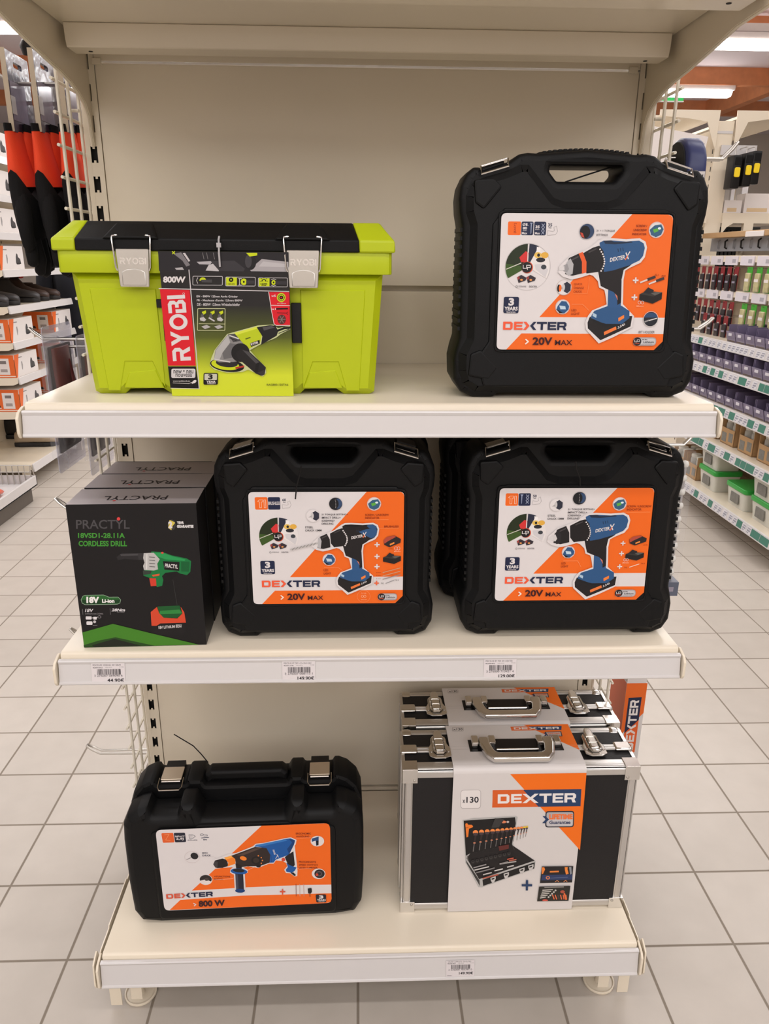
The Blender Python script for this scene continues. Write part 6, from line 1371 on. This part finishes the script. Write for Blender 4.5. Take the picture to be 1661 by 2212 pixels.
jar_box('brown cardboard display of clear jars on the lowest right shelf, nearer one', (1.93, 2.64, zb)); jar_box('brown cardboard display of clear jars on the lowest right shelf, farther one', (1.93, 2.83, zb))
for i, y in enumerate((1.70, 1.90, 2.10, 2.30, 2.50, 2.70, 2.90)):
    jar_box(('second right shelf: brown jar display, %s from the picture edge' % ('first', 'second', 'third', 'fourth', 'fifth', 'sixth', 'seventh')[i]), (1.945, y, .4448))
BINP = mat('violet_clear_bin', (124, 114, 146), .18, var=.12, scale=20, alpha=.72, spec=.7); SCREWS = mat('dull_brass_screws', (96, 82, 66), .45, metal=.5, var=.6, scale=260, bump=1.0, bscale=300)
bin0 = thing('parts_bin', 'clear violet parts bin of screws in a row on the third right shelf', 'parts bin', (1.925, 1.69, .6458), 0, 'violet parts bins')
q = MB(); hh = .089
q.box(0, .20, 0, .003, 0, hh, BINP); q.box(0, .20, .092, .095, 0, hh, BINP); q.box(.197, .20, 0, .095, 0, hh, BINP); q.box(0, .20, 0, .095, 0, .003, BINP)
q.slab([(0, 0), (-.014, .055), (-.011, .055), (.003, 0)], [], 0, .095, 0, 1, BINP); q.build('bin_shell', bin0, smooth=0)
q = MB(); n = 8
q.loft([[Vector((x, y, z)) for x, y in ((-.002, .006), (.19, .006), (.19, .09), (-.002, .09))] for z in (.003, .03)] , SCREWS); q.build('screws', bin0, smooth=0)
q = MB(); q.box(-.0128, -.010, .030, .065, .032, .046, ink((206, 202, 210))); q.build('bin_ticket', bin0, smooth=0)
first = True
for z, x, lb, h_ in ((.6458, 1.925, 'clear violet parts bin of screws in a row on the third right shelf', 1), (.8258, 1.94, 'clear violet parts bin of screws in a row on the fourth right shelf', 1), (.9628, 1.985, 'clear violet parts bin of screws in a row on the topmost right shelf', 1)):
    for i in range(14 if z < .9 else 9):
        loc = (x, 1.69 + i * .104, z)
        if first: bin0.location = loc; first = False
        else: dup(bin0, lb, loc)
# hanging packs
def hang_pack(label, loc, kind, first={}):
    if kind in first: return dup(first[kind], label, loc, None, first[kind]['group'])
    t = thing('hang_pack', label, 'hanging pack', loc, 0, 'green topped packs' if kind == 'g' else 'red topped packs')
    q = MB()
    if kind == 'g':
        q.slab(rounded(rect2(0, -.128, .058, 0), .003, 2), [], 0, .0025, 0, 1, mat('bright_green_card', (62, 160, 44), .4, var=.1), axis='x', M=None); q.build('card', t, smooth=0)
        q = MB(); q.slab(rounded(rect2(.004, -.125, .054, -.03), .006, 3), [], -.012, .001, .004, 2, mat('beige_fittings', (188, 180, 136), .3, var=.45, scale=45), axis='x'); q.build('contents', t, smooth=40)
        q = MB(); q.box(-.0132, -.012, .008, .05, -.075, -.06, WBOX); q.build('sticker', t, smooth=0)
    else:
        q.slab(rounded(rect2(0, -.135, .05, 0), .003, 2), [], 0, .002, 0, 1, mat('dark_red_card', (132, 26, 34), .4, var=.1), axis='x'); q.build('card', t, smooth=0)
        q = MB(); q.slab(rounded(rect2(.002, -.133, .048, -.045), .004, 3), [], -.010, .001, .003, 2, mat('black_tool_blister', (44, 38, 42), .25, var=.4, scale=30), axis='x'); q.build('contents', t, smooth=40)
        q = MB(); q.lathe([(.013, 0), (.013, .0015)], TUBP, Matrix.Translation((-.0005, .025, -.052)) @ Matrix.Rotation(R(-90), 4, 'Y'), 14); q.box(-.0112, -.0098, .008, .042, -.088, -.078, MATS['pale_print']); q.build('badge', t, smooth=0)
    q = MB(); q.tube([(-.012, .028, -.006), (.12, .028, -.006)], .002, ZINC, 6); q.build('peg', t)
    first[kind] = t; return t
for r, z in enumerate((1.345, 1.155)):
    for i in range(8): hang_pack('green topped pack of fittings hanging in the %s row on the right' % ('upper', 'lower')[r], (2.10, 1.95 + i * .105, z), 'g')
    for i in range(7): hang_pack('red topped tool pack hanging in the %s row on the right' % ('upper', 'lower')[r], (2.10, 2.84 + i * .085, z), 'r')
for i in range(4): hang_pack('red topped tool pack hanging beside the violet bins on the right', (2.06, 2.80 + i * .09, 1.10 - .02), 'r')

# ------------------------------------------------------------------ taller gondola behind the hardware unit, seen end on
tg = thing('tall_gondola', 'tall cream double-sided gondola end behind the hardware unit', 'shelving unit', (0, 0, 0))
CRM2 = CREAM
q = MB(); q.box(2.168, 2.268, 3.52, 3.58, 0, 2.18, CRM2)
for i in range(40): z = .2 + i * .05; q.box(2.1665, 2.168, 3.54, 3.548, z, z + .026, DARKHOLE)
q.box(2.17, 2.266, 3.517, 3.52, 2.11, 2.125, RAILW); q.build('end_post', tg, smooth=0)
for s, nm in ((-1, 'l'), (1, 'r')):
    c = 2.218; f = lambda d: c + s * d
    P = [(f(.052), 2.235), (f(.42), 2.235), (f(.42), 2.20), (f(.24), 2.188), (f(.125), 2.172), (f(.078), 2.06), (f(.058), 2.02)]
    q = MB(); q.slab(P, [], 3.50, 3.506, 0, 1, CRM2); q.build('canopy_bracket', tg, smooth=0)
    q = MB(); q.box(min(f(.06), f(.45)), max(f(.06), f(.45)), 3.51, 5.5, 2.19, 2.205, CRM2); q.build('canopy_shelf', tg, smooth=0)
q = MB(); q.box(2.20, 2.235, 3.58, 5.5, 0.05, 2.15, CRM2); q.build('back_panel', tg, smooth=0)
q = MB(); q.box(2.268, 2.70, 3.50, 5.5, 1.60, 1.66, CRM2); q.slab([(2.27, 1.60), (2.27, 1.53), (2.30, 1.575), (2.34, 1.60)], [], 3.50, 3.506, 0, 1, CRM2); q.box(1.75, 2.168, 3.50, 5.5, 1.60, 1.63, CRM2); q.build('shelf', tg, smooth=0)
q = MB(); q.box(2.268, 2.8, 3.8, 5.5, 1.1, 1.112, CRM2); q.box(2.41, 2.47, 3.50, 3.53, 1.1, 1.6, CRM2); q.build('lower_shelf', tg, smooth=0)
# goods on it
lb = thing('leaning_box', 'white printed flat box leaning left of the tall cream post', 'box', (2.03, 3.48, 1.632), 0)
q = MB(); Mx = Matrix.Rotation(R(9), 4, 'Y')
q.box(-.36, 0, 0, .06, 0, .46, WBOX, Mx); q.build('carton', lb, smooth=0)
q = MB()
for z0, z1, c in ((.36, .42, (70, 70, 76)), (.24, .30, (84, 84, 92)), (.16, .21, (120, 118, 124))): q.box(-.028, -.012, -.001, 0, z0, z1, ink(c), Mx)
q.box(-.16, -.08, -.001, 0, .36, .39, ink((206, 170, 190)), Mx); q.box(-.20, -.06, -.001, 0, .20, .26, ink((190, 190, 204)), Mx); q.build('box_print', lb, smooth=0)
YEL = mat('yellow_latch_plastic', (236, 204, 26), .4)
for i, (x, gy) in enumerate(((2.285, 0), (2.352, 0), (2.400, 0))):
    cs_ = thing('organiser_case', ('black case with yellow latch hanging nearest the cream post', 'grey and black case between the two yellow latched cases', 'black case with yellow latch hanging outermost at right')[i] if i != 1 else 'black case with yellow latch in the middle of the hanging three', 'case', (x - .06, 3.36, 1.79 + i * .012), 0, 'black cases with yellow latches')
    q = MB(); q.rbox(0, .052, 0, .10, 0, .185, BLACKS, .008); q.box(.006, .046, -.002, 0, .13, .172, BLACKP); q.build('case_body', cs_, bevel=.003)
    q = MB(); q.slab(rounded(rect2(.009, .062, .043, .116), .010, 4), [], -.010, 0, .003, 2, YEL); q.build('latch', cs_, smooth=40)
    q = MB(); q.tube([(.026, .05, .185), (.026, .05, .235 - i * .012), (.026, .16, .235 - i * .012)], .003, ZINC, 6); q.build('hook', cs_)
q = MB(); q.box(2.20, 2.42, 3.50, 3.512, 1.99, 2.045, RAILW); q.build('hang_rail', tg, smooth=0)
for i, (x0, x1, z1, y) in enumerate(((2.30, 2.345, 1.86, 3.70), (2.36, 2.39, 1.90, 3.72), (2.40, 2.425, 1.93, 3.72), (2.44, 2.47, 1.95, 3.74), (2.48, 2.52, 1.95, 3.74))):
    q = MB(); q.box(x0, x1, y, y + .03, 1.661, z1, ZINC if i % 2 else mat('white_profile', (226, 224, 228), .35))
    tag(q.build('metal_profile', bevel=.002), 'upright pale metal profile standing behind the yellow latched cases', 'metal profile', 'upright pale profiles')
for i, (x0, x1, y, z1) in enumerate(((2.275, 2.385, 3.515, 1.735), (2.40, 2.58, 3.515, 1.775))):
    q = MB(); q.box(x0, x1, y, y + .12, 1.661, z1, WBOX); q.box(x0 + .02, x1 - .03, y - .001, y, 1.668, 1.69, mat('pale_tan_print', (214, 186, 146), .5))
    tag(q.build('white_carton', bevel=.002), ('white carton beside the cream post below the yellow latched cases', 'larger white carton at the right picture edge below the hanging cases')[i], 'carton')
gr = thing('black_rack', 'black slotted rack under the tall cream shelf', 'rack', (2.29, 3.62, 1.113))
q = MB(); q.box(0, .30, .02, .04, 0, .47, mat('dark_rack_back', (60, 66, 70), .5)); q.build('rack_back', gr, smooth=0)
for i in range(7):
    q = MB(); q.box(.01 + i * .026, .027 + i * .026, -.03, .02, 0, .45, DARKHOLE); q.build('rack_slat', gr, smooth=0)
